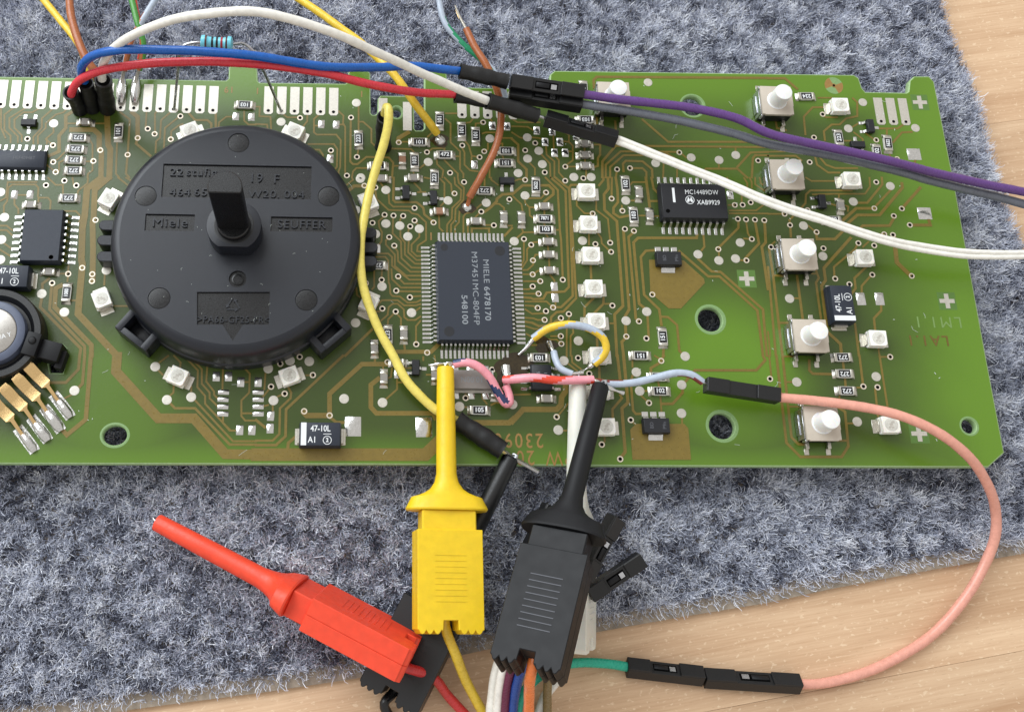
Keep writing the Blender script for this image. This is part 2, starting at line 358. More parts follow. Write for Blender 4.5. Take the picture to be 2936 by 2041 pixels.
ce = [PX(2600, -420, ZC)] + [B(3, 0, x, y, ZC) for x, y in ((1545, 0), (1635, 300), (1725, 520), (1815, 720), (1905, 1030), (2045, 1590))] + [B(3, 1, x, y, ZC) for x, y in ((2125, 250), (2235, 560))] + \
     [PX(3180, 900, ZC), PX(3260, 1400, ZC), PX(3150, 1535, ZC)] + [B(3, 3, x, y, ZC) for x, y in ((2296, 120), (1500, 260), (600, 430), (0, 560))] + [B(2, 3, x, y, ZC) for x, y in ((1500, 690), (720, 830))] + \
     [B(1, 3, x, y, ZC) for x, y in ((2060, 980), (900, 1235), (0, 1370))] + [B(0, 3, x, y, ZC) for x, y in ((1500, 1470), (700, 1580))] + [PX(-500, 2105, ZC)]
CARPET = [(p.x, p.y) for p in ce] + [(-155, -88), (-155, 125), (ce[0].x - 6, 125)]
nb = len(ce); PILE = [(px_, py_ + (1.5 if 11 < i_ < nb else 0.0)) for i_, (px_, py_) in enumerate(CARPET)]
carpet = empty('carpet', (0, 0, ZT)); tag(carpet, 'blue grey fluffy carpet offcut under the circuit board', 'carpet')
bk = fill2d([[(px_, py_ - (1.1 if 11 < i_ < nb else 0.0)) for i_, (px_, py_) in enumerate(CARPET)]], 0.45, 0.0, ['backing']); put('backing', bk, carpet, (0, 0, 0.47))
def pile():
    fr = [PX(-60, -60, ZC), PX(3000, -60, ZC), PX(3000, 2100, ZC), PX(-60, 2100, ZC)]; FR = [(p.x, p.y) for p in fr]
    n = 1900000; x = RNG.uniform(-153, 150, n); y = RNG.uniform(-95, 125, n)
    vis = inside(FR, x, y)
    k = inside(PILE, x, y) & (vis | (RNG.random(n) < 0.3))
    core = (x > -160) & (x < 88) & (y > -25.5) & (y < 28)
    for hx, hy, hr in ((44.4, -4.2, 5), (47.5, -20, 5.5), (88, -20, 5), (-68, -25, 5), (52, 30, 6), (-76, -9, 8)):
        core &= ((x - hx) ** 2 + (y - hy) ** 2 > hr * hr)
    k &= ~core
    x = x[k]; y = y[k]
    ex = []; ey = []; eo = []
    for i_ in range(1, nb - 1):                       # stray fibres along the cut edges
        p, q = Vector(CARPET[i_]), Vector(CARPET[i_ + 1]); d_ = (q - p); nn = Vector((d_.y, -d_.x)).normalized()
        if inside(CARPET, np.array([(p.x + q.x) / 2 + nn.x]), np.array([(p.y + q.y) / 2 + nn.y]))[0]: nn = -nn
        m_ = int(d_.length * 9); t_ = RNG.random(m_); back = RNG.random(m_) ** 1.5 * 2.6
        ex.append(p.x + d_.x * t_ - nn.x * back); ey.append(p.y + d_.y * t_ - nn.y * back); eo.append(np.full(m_, math.atan2(nn.y, nn.x)) + RNG.normal(0, 0.7, m_))
    ex = np.concatenate(ex); ey = np.concatenate(ey); eo = np.concatenate(eo); ns = len(ex); x = np.concatenate([x, ex]); y = np.concatenate([y, ey]); n = len(x)
    f1 = smooth_field(1.0, 1); f2 = smooth_field(1.1, 2); f3 = smooth_field(0.95, 3); f4 = smooth_field(2.6, 4); f5 = smooth_field(0.7, 5); f6 = smooth_field(1.3, 6); f7 = smooth_field(11.0, 7)
    clump = 0.45 * f3(x, y) + 0.27 * f4(x, y) + 0.28 * f5(x, y)
    ang = 2 * math.pi * (1.7 * f1(x, y)) + RNG.normal(0, 1.0, n)
    lean = np.clip(0.2 + 1.1 * f2(x, y) + RNG.normal(0, 0.3, n), 0.05, 1.7)
    hgt = (1.25 + 1.8 * np.clip(1.6 * (clump - 0.5) + 0.5, 0, 1) + 0.8 * f7(x, y)) * RNG.uniform(0.7, 1.12, n)
    tint = np.clip(0.5 + 1.9 * (clump - 0.5) + 0.7 * (f6(x, y) - 0.5) + 0.15 * (f7(x, y) - 0.5) + RNG.normal(0, 0.16, n), 0, 1)
    ang[-ns:] = eo; lean[-ns:] = RNG.uniform(0.4, 2.0, ns); hgt[-ns:] = RNG.uniform(0.5, 2.2, ns); tint[-ns:] = RNG.uniform(0.35, 1.0, ns)
    dx = np.cos(ang) * lean + 0.25 * (f7(y, x) - 0.5); dy = np.sin(ang) * lean
    ca = RNG.uniform(0, 2 * math.pi, n); cs = RNG.uniform(0.1, 0.34, n); cx = np.cos(ca) * cs; cy = np.sin(ca) * cs
    wa = RNG.uniform(0, 2 * math.pi, n); w = RNG.uniform(0.04, 0.07, n); wx = np.cos(wa) * w; wy = np.sin(wa) * w
    V = np.zeros((n, 8, 3), np.float32)
    for i, (t, c1, c2, ws) in enumerate(((0, 0, 0, 1.0), (0.4, 0.9, 0.5, 1.0), (0.78, -0.2, 1.1, 0.9), (1.0, -1.2, -0.2, 0.55))):
        px = x + dx * hgt * t * 0.5 + cx * c1 - cy * c2; py = y + dy * hgt * t * 0.5 + cy * c1 + cx * c2; pz = 0.85 + hgt * (t - 0.25 * t * t * np.minimum(lean, 1.2))
        V[:, 2 * i, 0] = px - wx * ws; V[:, 2 * i, 1] = py - wy * ws; V[:, 2 * i, 2] = pz
        V[:, 2 * i + 1, 0] = px + wx * ws; V[:, 2 * i + 1, 1] = py + wy * ws; V[:, 2 * i + 1, 2] = pz
    F = np.array([[0, 1, 3, 2], [2, 3, 5, 4], [4, 5, 7, 6]], np.int32)
    idx = (np.arange(n, dtype=np.int32)[:, None, None] * 8 + F[None]).reshape(-1)
    me = bpy.data.meshes.new('pile'); me.vertices.add(n * 8); me.vertices.foreach_set('co', V.reshape(-1)); me.loops.add(len(idx)); me.loops.foreach_set('vertex_index', idx)
    me.polygons.add(n * 3); me.polygons.foreach_set('loop_start', np.arange(0, n * 12, 4, dtype=np.int32))
    at = me.attributes.new('tint', 'FLOAT', 'POINT'); at.data.foreach_set('value', np.repeat(tint.astype(np.float32), 8))
    me.materials.append(MATS['fibre']); me.update(calc_edges=True)
    o = put('pile', me, carpet); o['kind'] = 'stuff'
    
pile()

# ------------------------------------------------------------------ circuit board
board = empty('circuit_board', (0, 0, -1.6))
tag(board, 'green circuit board full of small parts, lying on the carpet', 'circuit board')
ZB = 1.6
JIT = {'chip_resistor': 1.6, 'chip_capacitor': 1.8, 'light_diode': 1.4, 'push_switch': 0.9, 'transistor': 1.6, 'solder_pad': 2.0}
def bput(name, me, p, rz=0.0, z=0.0):
    rz += R_(random.uniform(-1, 1) * JIT.get(name, 0)); return put(name, me, board, (p[0], p[1], ZB + z), rz)
sx = lambda pts: [PX(*p) for p in pts]
outline = sx([(-170, 217), (648, 231), (655, 225), (656, 194), (661, 189), (730, 191), (737, 197), (739, 232), (745, 237), (990, 240), (997, 234), (998, 208), (1004, 203), (1056, 204), (1062, 210), (1063, 324), (1068, 329), (1076, 329), (1082, 324),
              (1083, 284), (1091, 274), (1178, 276), (1187, 285), (1188, 368), (1193, 374), (1210, 374), (1216, 368), (1216, 210), (1221, 205), (1274, 206), (1281, 211), (1282, 246), (1288, 250), (1566, 255), (1575, 250), (1577, 214), (1590, 203)]) + \
    [B(3, 0, x, y) for x, y in ((770, 672), (815, 700), (845, 790), (875, 825), (1240, 832), (1258, 820), (1268, 725), (1310, 685), (1445, 685), (1492, 735))] + \
    [B(3, 1, x, y) for x, y in ((1682, 100), (1955, 1590))] + [B(3, 2, x, y) for x, y in ((2122, 870), (1978, 1000))] + [B(2, 2, 1500, 991), B(1, 2, 1000, 975), B(0, 2, 0, 969), PX(-170, 1329)]
outline = [(p.x, p.y) for p in outline]
HOLES = []
def hole(c, r, x, y, rad, rim, ry=None):
    p = B(c, r, x, y); HOLES.append((p.x, p.y, rad, rim - 0.15, ry or rad))
hole(2, 1, 1780, 1270, 2.3, 3.1); hole(2, 2, 1885, 630, 2.35, 3.15); hole(3, 2, 1805, 630, 1.35, 1.95); hole(2, 0, 1620, 950, 2.15, 2.8); hole(0, 2, 1030, 712, 2.1, 2.75, 1.75); hole(1, 0, 1262, 1010, 0.95, 1.55, 1.1)
cut = [(p.x, p.y) for p in [B(0, 2, 430, 20), B(0, 2, 450, 150), B(0, 2, 560, 152), B(0, 2, 592, 40), B(0, 1, 590, 1530), B(0, 1, 560, 1500), B(0, 1, 480, 1500)]]
inner = [circ(h[0], h[1], h[2], 36, h[4]) for h in HOLES]
for t_ in inner: t_.reverse()
pm = fill2d([outline] + inner + [cut], 0.55, 0.25, ['mask', 'laminate'])
put('laminate_sheet', pm, board, (0, 0, ZB - 0.8))
for h in HOLES:
    n = 36; mb = MB(); vs = []; fs = []
    for (a, b, z) in ((h[2] - 0.02, h[4] - 0.02, -0.25), (h[2] + 0.16, h[4] + 0.16, 0.012), (h[3] - 0.1, h[3] - 0.1 + h[4] - h[2], 0.016), (h[3], h[3] + h[4] - h[2], 0.004)):
        vs += [(x, y, z) for x, y in circ(0, 0, a, n, b)]
    for j in range(3): fs += [(j * n + k, j * n + (k + 1) % n, (j + 1) * n + (k + 1) % n, (j + 1) * n + k) for k in range(n)]
    bput('hole_rim', mb.add(vs, fs).mesh('hole_rim', ['bare_rim']), h)

# ---- copper tracks
TR = {
'00': '''130,965 40,1030 40,1170 95,1220 95,1280;240,965 85,1060 85,1150 160,1225 160,1280;360,970 290,1010 210,1010 130,1075 130,1150 195,1215 195,1270;480,975 375,1065 375,1150 300,1230 300,1290
600,980 570,1010 500,1030 410,1110 410,1150 340,1220 340,1290;675,990 590,1040 590,1150 530,1220 530,1360 440,1400|30;480,1150 480,1190 420,1240 420,1290;640,1165 840,1165 890,1210 890,1340|45;910,1370 905,1595|45;960,1040 970,1300 990,1340 980,1595|50
1050,1275 1040,1560 1070,1595;1080,1010 1165,1075 1145,1390 1130,1560 1160,1595|18;1185,1010 1235,1050 1235,1230|38;1235,1240 1220,1290 1350,1400|22;1315,1010 1305,1150;1410,1000 1390,1020 1390,1200;1540,1000 1445,1080 1435,1240 1400,1270 1395,1370
1600,1055 1480,1150 1470,1330;1640,1115 1600,1130 1535,1180 1535,1250;1690,1015 1750,1080 1860,1080 1895,1110 1895,1150|20;1935,1000 1935,1140|20;2080,1050 2030,1050 1965,1100 1960,1140;2190,1000 2190,1085 2230,1120 2296,1120
610,1110 690,1110;840,1110 950,1110;800,1245 830,1300 830,1440;830,1450 830,1530 790,1560 785,1595;760,1450 820,1450;580,1370 520,1430 480,1450;570,1440 530,1460 530,1530 500,1545;410,1250 470,1300;420,1480 490,1540;10,960 10,1150 50,1240''',
'01': '''910,0 780,100 760,340 740,450 730,740 740,770 710,1100 700,1220 1050,1595|55;980,0 850,110 840,360 830,400 835,640 830,920|48;330,40 70,40 55,180 0,210;320,62 110,62 75,90 65,210 35,250 35,310;340,170 345,90 320,62
430,0 500,65 565,65 565,140;650,0 660,60;790,0 785,50 720,100 700,120 690,170;150,155 250,155;130,190 130,240 165,280 165,320;345,180 430,180 455,210 450,280;345,180 345,240;570,300 680,300 715,335 715,390 690,420
0,430 60,430 110,470;0,470 60,470 115,520;40,590 110,640;0,645 90,700;615,790 610,850;610,880 605,930;540,860 600,860;440,905 380,950 380,1000|22;375,1070 360,1160 725,1530 715,1595|24;465,960 445,1180 760,1510 760,1595|24;550,965 500,990 490,1160 820,1500 820,1595|38
260,1170 330,1240 388,1300 385,1380|24;645,1100 700,1100;940,870 935,960;1020,1150 1150,1150;1060,0 1150,70;1130,0 1170,25''',
'02': '''1050,0 1040,140 1420,560 1740,560 2020,880 2296,885|78;715,0 705,120 590,240 450,240|24;760,0 740,250 700,290|24;815,0 770,570 600,710 530,630|34;1510,0 1430,60;1420,130 1460,170;1560,0 1620,60 1615,110;1650,0 1775,130 1770,280 1840,360 1840,430 1990,590 2060,670 2110,670
1720,30 1810,120 1810,250 1880,330 1880,380 1960,460;1860,80 1850,230 1920,320 1920,350 1960,390;2000,100 1995,300;2000,545 2000,600 2060,660;2060,110 2190,110 2240,160 2235,330 2165,400 2165,540 2200,580 2296,580;2165,515 2255,515;2170,235 2230,235;1560,240 1555,330 1510,370;1715,270 1715,340
1530,430 1570,470 1750,470 2060,795 2296,795|20;1750,400 2090,765 2296,765|16;660,340 580,380''',
'10': '''0,960 35,960 30,1045 130,1050 135,1160;0,1115 100,1120 105,1170;250,1030 280,1055 370,1055;460,1030 460,1090 420,1140;560,1035 520,1070 520,1190 545,1210 720,1210 760,1260 755,1500 740,1540 740,1595;520,1130 570,1130;740,1000 785,1040 780,1110 800,1140 800,1560
740,1120 790,1120;470,1295 700,1295 730,1340 725,1500 690,1540;500,1345 570,1345 600,1390 600,1420;670,1370 665,1400;850,1075 845,1450 870,1475 910,1475 990,1410 1190,1415 1230,1460 1220,1595|18;920,960 920,1170;930,1095 960,1095 1035,1160 1035,1280 1120,1360;920,1330 910,1390
1365,1190 1280,1240 1275,1270|38;1310,1275 1370,1275;1210,1335 1390,1340 1420,1370;1700,1020 1810,1020;1700,1070 1745,1110 1745,1280 1830,1360 1830,1520 1860,1560 1860,1595;1540,1230 1570,1200;1550,1360 1580,1335 1690,1330 1690,1360;1790,1405 1830,1405;1620,1430 1625,1475 1680,1530 1670,1595
1690,1440 1810,1560 1810,1595;1470,1510 1520,1470;860,1595 870,1540 900,1510 1000,1510;1960,1050 1920,1100 1880,1105;2090,1050 2115,1090;2030,1105 1970,1110 1968,1150;1850,1330 1870,1370 1870,1480 1920,1530 1990,1540;1870,1260 1910,1310 1920,1350 1935,1400 1990,1410;1935,1400 1930,1460
2030,1200 2060,1190 2200,1190;2200,1240 2296,1240;2080,1290 2080,1340 2050,1355;2180,1290 2210,1290 2210,1340;2210,1400 2220,1425;1410,1530 1415,1560;1240,1490 1280,1490;2095,1500 2095,1595''',
'11': '''800,75 870,20 860,0;820,125 880,75 970,75|30;1110,40 1140,80;1070,110 1080,190 1190,290 1370,295 1400,320 1450,330 1525,400 1525,560 1450,610 1445,660 1475,665;1190,150 1195,230 1230,260 1400,260;1235,0 1230,200 1250,220 1440,220 1500,270 1510,330 1590,395|20;1235,95 1275,95;1420,50 1470,100 1480,130
1450,130 1520,130;1510,0 1570,10;1650,10 1690,50 1690,180;1690,0 1750,60 1755,120 1775,140;1655,255 1690,220;1780,0 1785,60 1840,110 1835,200 1760,270 1755,370 1715,420 1712,490;1810,0 1820,50 1865,90 1860,200 1790,280 1785,380 1750,420 1748,490;1850,275 1825,300 1820,400 1785,440 1785,490
2020,240 1940,310 1880,320 1860,350 1860,490;2000,320 1925,400 1900,420 1900,490;1640,340 1645,450 1675,480;1935,490 1935,455 2090,455 2090,490|18;2050,425 2110,425;2050,0 2050,70;2110,0 2110,20 2170,65;2050,305 2100,270 2160,210 2160,190 2210,150 2296,145|24;2140,235 2180,235 2225,270 2225,300
2260,430 2296,430;2230,520 2296,450|20;1150,345 1100,390 1105,440 1130,490 1125,570 1105,600;1230,360 1225,500 1300,570 1305,720 1395,805 1475,808;1300,355 1290,390;1295,470 1295,530 1335,580 1335,690 1425,770 1475,772;1370,450 1365,490;1370,560 1365,670 1440,738 1475,737;1430,395 1460,430
1465,495 1465,530 1395,600 1395,660 1440,702 1475,702;1195,545 1165,560 1165,600 1245,690 1245,790 1345,878 1475,878;1240,620 1270,660 1275,750 1385,843 1475,843;1050,680 1185,680 1220,710 1220,790 1375,914 1475,914;1060,710 1160,710 1185,740 1190,940 1200,960 1205,1040 1225,1060 1290,1065 1360,1120 1440,1115 1475,1097
1275,895 1330,950 1475,950;1130,830 1125,900;1215,820 1220,910 1300,985 1475,985;1270,1018 1475,1021;1395,1065 1475,1060;1090,1140 1130,1098 1270,1098 1330,1145 1430,1145 1475,1133;1180,1230 1190,1160 1225,1130 1270,1130 1325,1180 1330,1250 1360,1275 1430,1275 1475,1243;1180,1320 1185,1270 1240,1215
1260,1215 1300,1260 1300,1330;1060,1200 1105,1200 1120,1190;1410,1210 1470,1165;1475,1283 1435,1330 1435,1480;1180,1230 1100,1300;1060,830 1060,980 1040,1000;900,990 905,1050 930,1070;1040,1360 800,1595|22;1230,1560 1570,1560 1640,1490|34;1330,1495 1335,1540|18''',
'12': '''780,0 270,480 265,720 180,800 0,800|22;1180,75 950,75 660,340 660,530|38;430,510 455,535 650,535|44;660,550 720,595 800,598|24;1070,10 1065,60|18;1140,90 1140,115;1100,205 1030,260 1030,460 1080,515 1590,515 1610,560|38;1220,110 1210,190 1185,200;1265,195 1265,300 1165,390;1265,238 1330,238
290,285 315,330 310,380 215,470 210,700 150,760 0,760|18;450,175 500,175;85,160 75,300;125,290 60,370;240,345 195,365;60,455 110,440;150,430 150,500;0,575 80,640|22;350,730 290,780 285,830|24;0,885 1520,885 1650,760|100;1950,600 2270,600 2310,565|45;1880,330 1880,360;2030,310 2030,380 2070,430
2110,440 2150,420 2240,425;1600,0 1610,60;1500,10 1500,40;2180,50 2175,150 2220,190;2215,50 2215,90;1330,110 1390,110;1530,170 1590,170;1870,460 1900,460''',
'20': '''735,790 732,720 760,692 2296,702|24;750,760 760,1050 770,1270 790,1290 790,1390 770,1420 770,1490 740,1500|20;925,1090 930,1160|20;1170,1075 1400,1275 2200,1275|20;930,1310 2296,1322|20;925,1315 810,1450 810,1595|22;1490,1365 975,1360 840,1480 840,1595|18;1170,1395 1000,1395 880,1500 880,1595|18
1000,1540 995,1470 1020,1445 1170,1450 1255,1520 1260,1595|20;1070,1510 1170,1510 1205,1545 1205,1595|18;940,1540 930,1595|18;1520,1380 1560,1415;1370,1370 1470,1430|24;1360,1460 1355,1595;1480,1520 1480,1595;2005,1330 2005,1360;1855,1470 1855,1500;2020,1500 2140,1370 2296,1365|20
1720,1540 1740,1515 2020,1515 2110,1595|20;2150,1595 2160,1420 2180,1395 2296,1395|20;0,1070 50,1100 250,1100;0,1135 140,1140 190,1170;0,1190 70,1235 95,1240;180,1235 240,1240 290,1260;0,1250 55,1300 55,1450 130,1520 130,1595|22;160,1465 205,1510 205,1570;265,1390 340,1470 345,1595
305,1310 310,1390 380,1450 380,1595;370,1200 375,1350;385,1400 420,1440 420,1550 460,1595;460,1270 510,1275 545,1310 545,1440 490,1480;440,1175 510,1210 510,1270;500,1360 540,1360;490,1497 580,1497;650,1330 650,1360;655,1430 655,1460;665,1530 665,1580;740,1300 785,1300''',
'21': '''0,150 95,70 330,70 370,110 370,150 290,215|24;10,170 85,240 95,300;0,40 60,15 110,15;115,185 260,185 300,140;115,200 120,230 155,265 160,340 200,370;155,265 210,268;290,290 290,325;290,415 295,435;90,455 100,490 200,488;100,490 20,560;400,468 430,468;300,505 320,530;320,600 325,650;332,720 335,800
340,870 380,920 380,950;185,580 250,575;107,565 105,740 80,790;165,610 135,640 135,740 80,822;190,755 190,780 140,826 100,828;188,741 210,690 250,690;100,865 180,867;190,867 230,835 255,830;105,928 250,928;100,1000 150,1000 180,985;105,1040 235,1040
105,1073 170,1078 190,1088 280,1085 310,1030 470,1020 510,980 490,440 480,120 430,70 370,20 350,0|20;120,1110 310,1110 365,1160;375,1160 440,1160 545,1060 515,100 460,60 390,0|20;120,1145 190,1150 225,1165;390,1100 390,1140;120,1180 180,1220 300,1215;120,1255 190,1260 230,1275 290,1275
120,1290 180,1300 240,1330 320,1325 350,1290 350,1250 400,1205 460,1200 575,1080 545,560 530,330 510,90 530,65 590,65|20;120,1330 200,1355 300,1360 375,1320 380,1290 430,1265;455,900 440,560 430,480 410,110 350,50 300,0|18;510,1235 510,1270 490,1290 490,1595;545,1350 550,1390 525,1420 525,1595
350,1420 430,1420;330,1450 400,1450 440,1485;130,1400 200,1440;180,1500 330,1500;580,200 580,250 650,320 720,322;755,200 755,290 860,370 880,570;690,500 690,600;770,500 800,540 805,590 880,660;705,780 710,900|20;730,1080 650,1160 650,1240|20;820,1070 820,1130 740,1210|20;820,1130 890,1130
880,1305 930,1305;760,1400 765,1520|20;860,0 865,100 825,150 830,290 940,390 995,1150 920,1225 940,1595|24;820,0 820,20 780,70|20;895,0 893,180|18;930,0 945,100 950,220 910,270 910,320 965,355 1020,345 1050,340|22;1060,65 1080,40 1200,40;1070,205 1110,205;985,250 985,290;1140,340 1190,340
1270,345 1320,345;1235,210 1300,210|20;1200,0 1235,260|24;1250,0 1270,100 1300,130|20;1000,480 1050,1180 1015,1240 1020,1395|24;1025,1430 985,1470 1000,1595|24;1090,490 1045,530 1110,1260 1130,1280|22;1660,510 1655,540 1130,540 1090,580 1140,1130 1190,1170|24;1215,1240 1225,1420|20
1280,650 1200,655 1155,710 1185,1050 1320,1180 1340,1320|22;1340,1245 1400,1250 1480,1320 1500,1550 1530,1580|20;1500,660 1760,885 1860,885 2200,1190 2250,1580|22;1670,730 1790,840 1870,845 2250,1180 2285,1595|22;1715,500 1725,620 1700,650|18;2030,400 2030,450 1850,630|20;1855,660 1855,700;2100,400 2115,500 2140,540
2080,545 2130,550;2180,400 2215,590 2095,720|22;2050,740 2090,741;2265,400 2275,580 2240,620 2296,1000|24;1950,295 2190,295 2260,240;1950,320 2296,322;1940,245 1990,245;2080,0 2110,50 2110,100;2130,0 2150,40 2150,90;2180,0 2180,60 2296,140;2220,0 2230,50 2296,100;2060,130 2060,220;1930,0 1940,30;1360,1530 1355,1595|22''',
'22': '''0,590 100,480 400,480 440,440 445,370 480,320 480,260|45;0,350 160,345;75,70 90,40 130,35;490,0 490,60 590,140;535,0 540,60 620,120;780,80 785,200|20;945,0 970,220|24;1000,0 1040,420 985,470 1015,860 985,900|26;970,350 985,380 900,480 905,560|20;1080,30 1080,100;1080,180 1065,230 1085,490 1110,520 1160,520|20
1280,0 1330,30;1360,0 1330,60 1245,110 1245,150|22;1150,350 1220,415;1180,315 1220,315;1310,230 1320,280;1330,360 1340,500;1340,430 1440,430 1530,330 1530,300|22;1555,230 1640,130 2190,130 2270,40 2250,0|22;1525,550 1525,610;1080,595 1110,615;830,720 830,770;500,430 410,540;460,670 490,670''',
'30': '''0,705 150,705 260,800|24;450,880 570,880;760,885 800,920 800,1045 700,1065 640,1120 570,1120 500,1180 510,1260|18;525,965 400,965 320,1050 335,1210|18;500,1045 520,1055 620,1055;740,1150 810,1110;770,1190 850,1250 850,1280;880,1200 960,1260;980,1155 1160,1155 1230,1110|18;1065,1160 1065,1210|18
1290,1185 1200,1190 1120,1280|18;680,1265 740,1265;70,1100 80,1150 160,1170|20;1320,1440 1315,1480|20;1090,1380 1100,1420;0,1400 250,1400 300,1440|18;0,1365 150,1360;420,1400 440,1480 540,1550 640,1550|18;470,1420 520,1480 600,1510 800,1510|18''',
'31': '''340,0 390,30 630,30;910,0 915,80 870,145 600,145 400,150;750,115 380,115 340,150 335,230 280,290 190,380 200,410|18;635,150 635,180;550,230 610,250;695,250 720,260 715,300;1020,0 1025,60 890,225 810,225|20;1100,110 960,260|20;950,275 790,275 640,410|26;1200,50 1205,90 1000,335 800,335 690,430|26
1365,90 1210,265|26;1130,360 1090,430 850,430 800,480|24;1300,425 1455,425 1440,375|28;360,430 420,480;430,500 440,550 600,550 680,470|24;200,450 205,530|20;0,325 140,325;1040,505 960,505;740,540 500,810 515,920 480,970 530,1380 650,1490 655,1560|26;900,575 850,620;800,600 780,640 590,800 595,890|18
1130,540 1155,760 1270,870|38;880,800 775,900 785,990 750,1040|20;920,880 840,970 840,1030|18;1015,1150 1015,1190 950,1260 960,1360|20;990,1530 1000,1595;10,640 45,870 95,1300 130,1595|22;0,800 70,1595|20;50,875 130,880|20;100,1300 180,1300|20;260,880 310,1260|22;240,1080 270,1080;430,830 455,900 430,940 475,1260|20
390,860 440,860;780,1310 815,1595|20;800,1470 850,1470;60,575 30,600;0,1380 20,1595''',
'32': '''1000,0 1070,450|18;1005,10 1080,10;10,0 30,190;75,0 165,780 290,905 660,905 720,810 690,500 640,470|22;130,0 210,730 270,790 330,795|22;190,455 280,455;370,40 370,130 400,160 580,165|22;670,50 680,120|20;690,205 695,270|20;820,0 850,250|20;140,5 220,5;160,235 215,235;640,360 640,390;800,285 830,285;960,300 985,540|18
700,605 770,605;620,760 715,760|18'''}
mb = MB(); ti = 0
for key, s in TR.items():
    c, r = int(key[0]), int(key[1])
    for line in s.replace('\n', ';').split(';'):
        pts, _, w = line.partition('|'); w = float(w) if w else 15.0
        P = [B(c, r, *map(float, q.split(','))) for q in pts.split()]
        ti += 1; ribbon(mb, P, w * 0.0222, 0.004, 0.022 + 0.0009 * (ti % 37))
o = put('copper_track', mb.mesh('copper_track', ['trace'], smooth=False), board, (0, 0, ZB)); o['kind'] = 'stuff'
def pour(c, r, pts, z=0.062):
    P = [B(c, r, *p) for p in pts]; put('copper_pour', MB().prism([(p.x, p.y) for p in P], 0.004, z).mesh('copper_pour', ['trace'], smooth=False), board, (0, 0, ZB))
pour(2, 1, [(1228, 735), (1540, 742), (1722, 905), (1728, 945), (1515, 1172), (1405, 1172), (1240, 1030)])
pour(2, 2, [(1060, 660), (1110, 610), (1545, 610), (1580, 650), (1605, 932), (1080, 932)])

# ---- plated holes
VIA = {'00': '247,1248 475,1305 478,1455 500,1545 838,1447 900,1350 1145,1390 1235,1240 1325,1158 1387,1204 1532,1252 1618,1045',
'10': '395,1060 852,1057 672,1352 905,1410 1280,1280 1533,1367 815,1577 2037,1100 1850,1307 2047,1360 2005,1412 1740,1552',
'11': '972,72 1070,88 1153,333 1233,340 1320,343 1422,272 1422,385 1383,437 1592,402 1045,405 1195,533 1240,610 1275,885 1258,1013 1380,1072 1127,915 1133,1173 1253,1200 1437,1492 1535,1567 1780,142 1866,40 2020,305 2133,427 2272,195 985,945',
'20': '208,1285 118,1350 293,1548 478,1497 942,1521 1058,1510 1500,1370 2207,1443',
'21': '117,20 305,133 477,28 723,322 893,188 990,297 748,595 880,583 888,665 107,550 172,602 188,741 185,867 253,928 185,975 238,1040 455,915 368,1163 230,1167 304,1196 292,1274 438,1258 510,1222 900,1146 1012,460 1093,478 1258,1047 1138,1287 1025,1423 1205,1440 437,1420 442,1488 1997,245 2068,244 2140,222 2025,370 2098,375 2178,377 2262,383 2150,550 1850,641 2102,741 640,5',
'31': '970,40 953,275 1200,277 1128,343 1272,424 1042,507 1120,513 810,587 952,608 355,292 148,325 197,425 435,488 497,633 27,622 602,905 935,870 730,955 1288,880 35,255',
'32': '18,207 855,275 982,282 1095,10', '30': '490,1028 412,1235 970,1258 1157,1428 373,1457',
'22': '593,20 693,160 400,548 805,795 970,925 1065,575 1228,422 1338,45', '12': '218,72 392,10 510,173 135,277 257,340 432,497 660,535 1180,57 2118,125 1880,378',
'01': '578,28 413,68 685,70 857,380 738,808 828,865 825,927 612,862 468,945'}
via_me = MB().annulus(0.34, 0.58, 0.0, 0.07, 18).mesh('via', ['via_ring', 'hole_black'])
for key, s in VIA.items():
    for q in s.split(): bput('via', via_me, B(int(key[0]), int(key[1]), *map(float, q.split(','))), random.random())
TP = {'00': '482,1110', '10': '900,925 225,1095 2098,1245 1545,1455 940,1595', '11': '935,10 1165,110 1722,205 2065,225 1165,412 1290,430 1465,458 1362,527 1072,505 895,290 1130,975 1395,1210 893,1300',
'20': '1220,742 137,1235 240,1355 140,1425 272,1475 55,1555 1607,1415 1857,1437 2007,1393 1288,1465 555,1590 710,1590', '21': '117,160 632,565 1020,205 20,570 1668,687 2047,582 2005,725 1855,742 1208,1200 1023,1282 595,1462 1553,1600',
'22': '465,45 415,665 1115,147 1145,315 1522,260 1520,515 5,435', '12': '478,50 305,45 110,115 157,400 790,385 1135,420 1825,455', '31': '1097,75 765,215 318,430 492,703 193,1083 1528,645', '32': '970,187 258,235 800,590', '30': '850,920 720,1155 1322,1150',
'01': '40,355 15,555 5,130 5,735 375,1040 578,1205 955,830', '02': '1393,98 1497,395 1715,370 668,312'}
tp_me = MB().lathe([(0.88, 0.0), (0.86, 0.05), (0.6, 0.066), (0.3, 0.062)], 22).mesh('test_pad', ['tin_matte'])
for key, s in TP.items():
    for q in s.split(): bput('test_pad', tp_me, B(int(key[0]), int(key[1]), *map(float, q.split(','))))
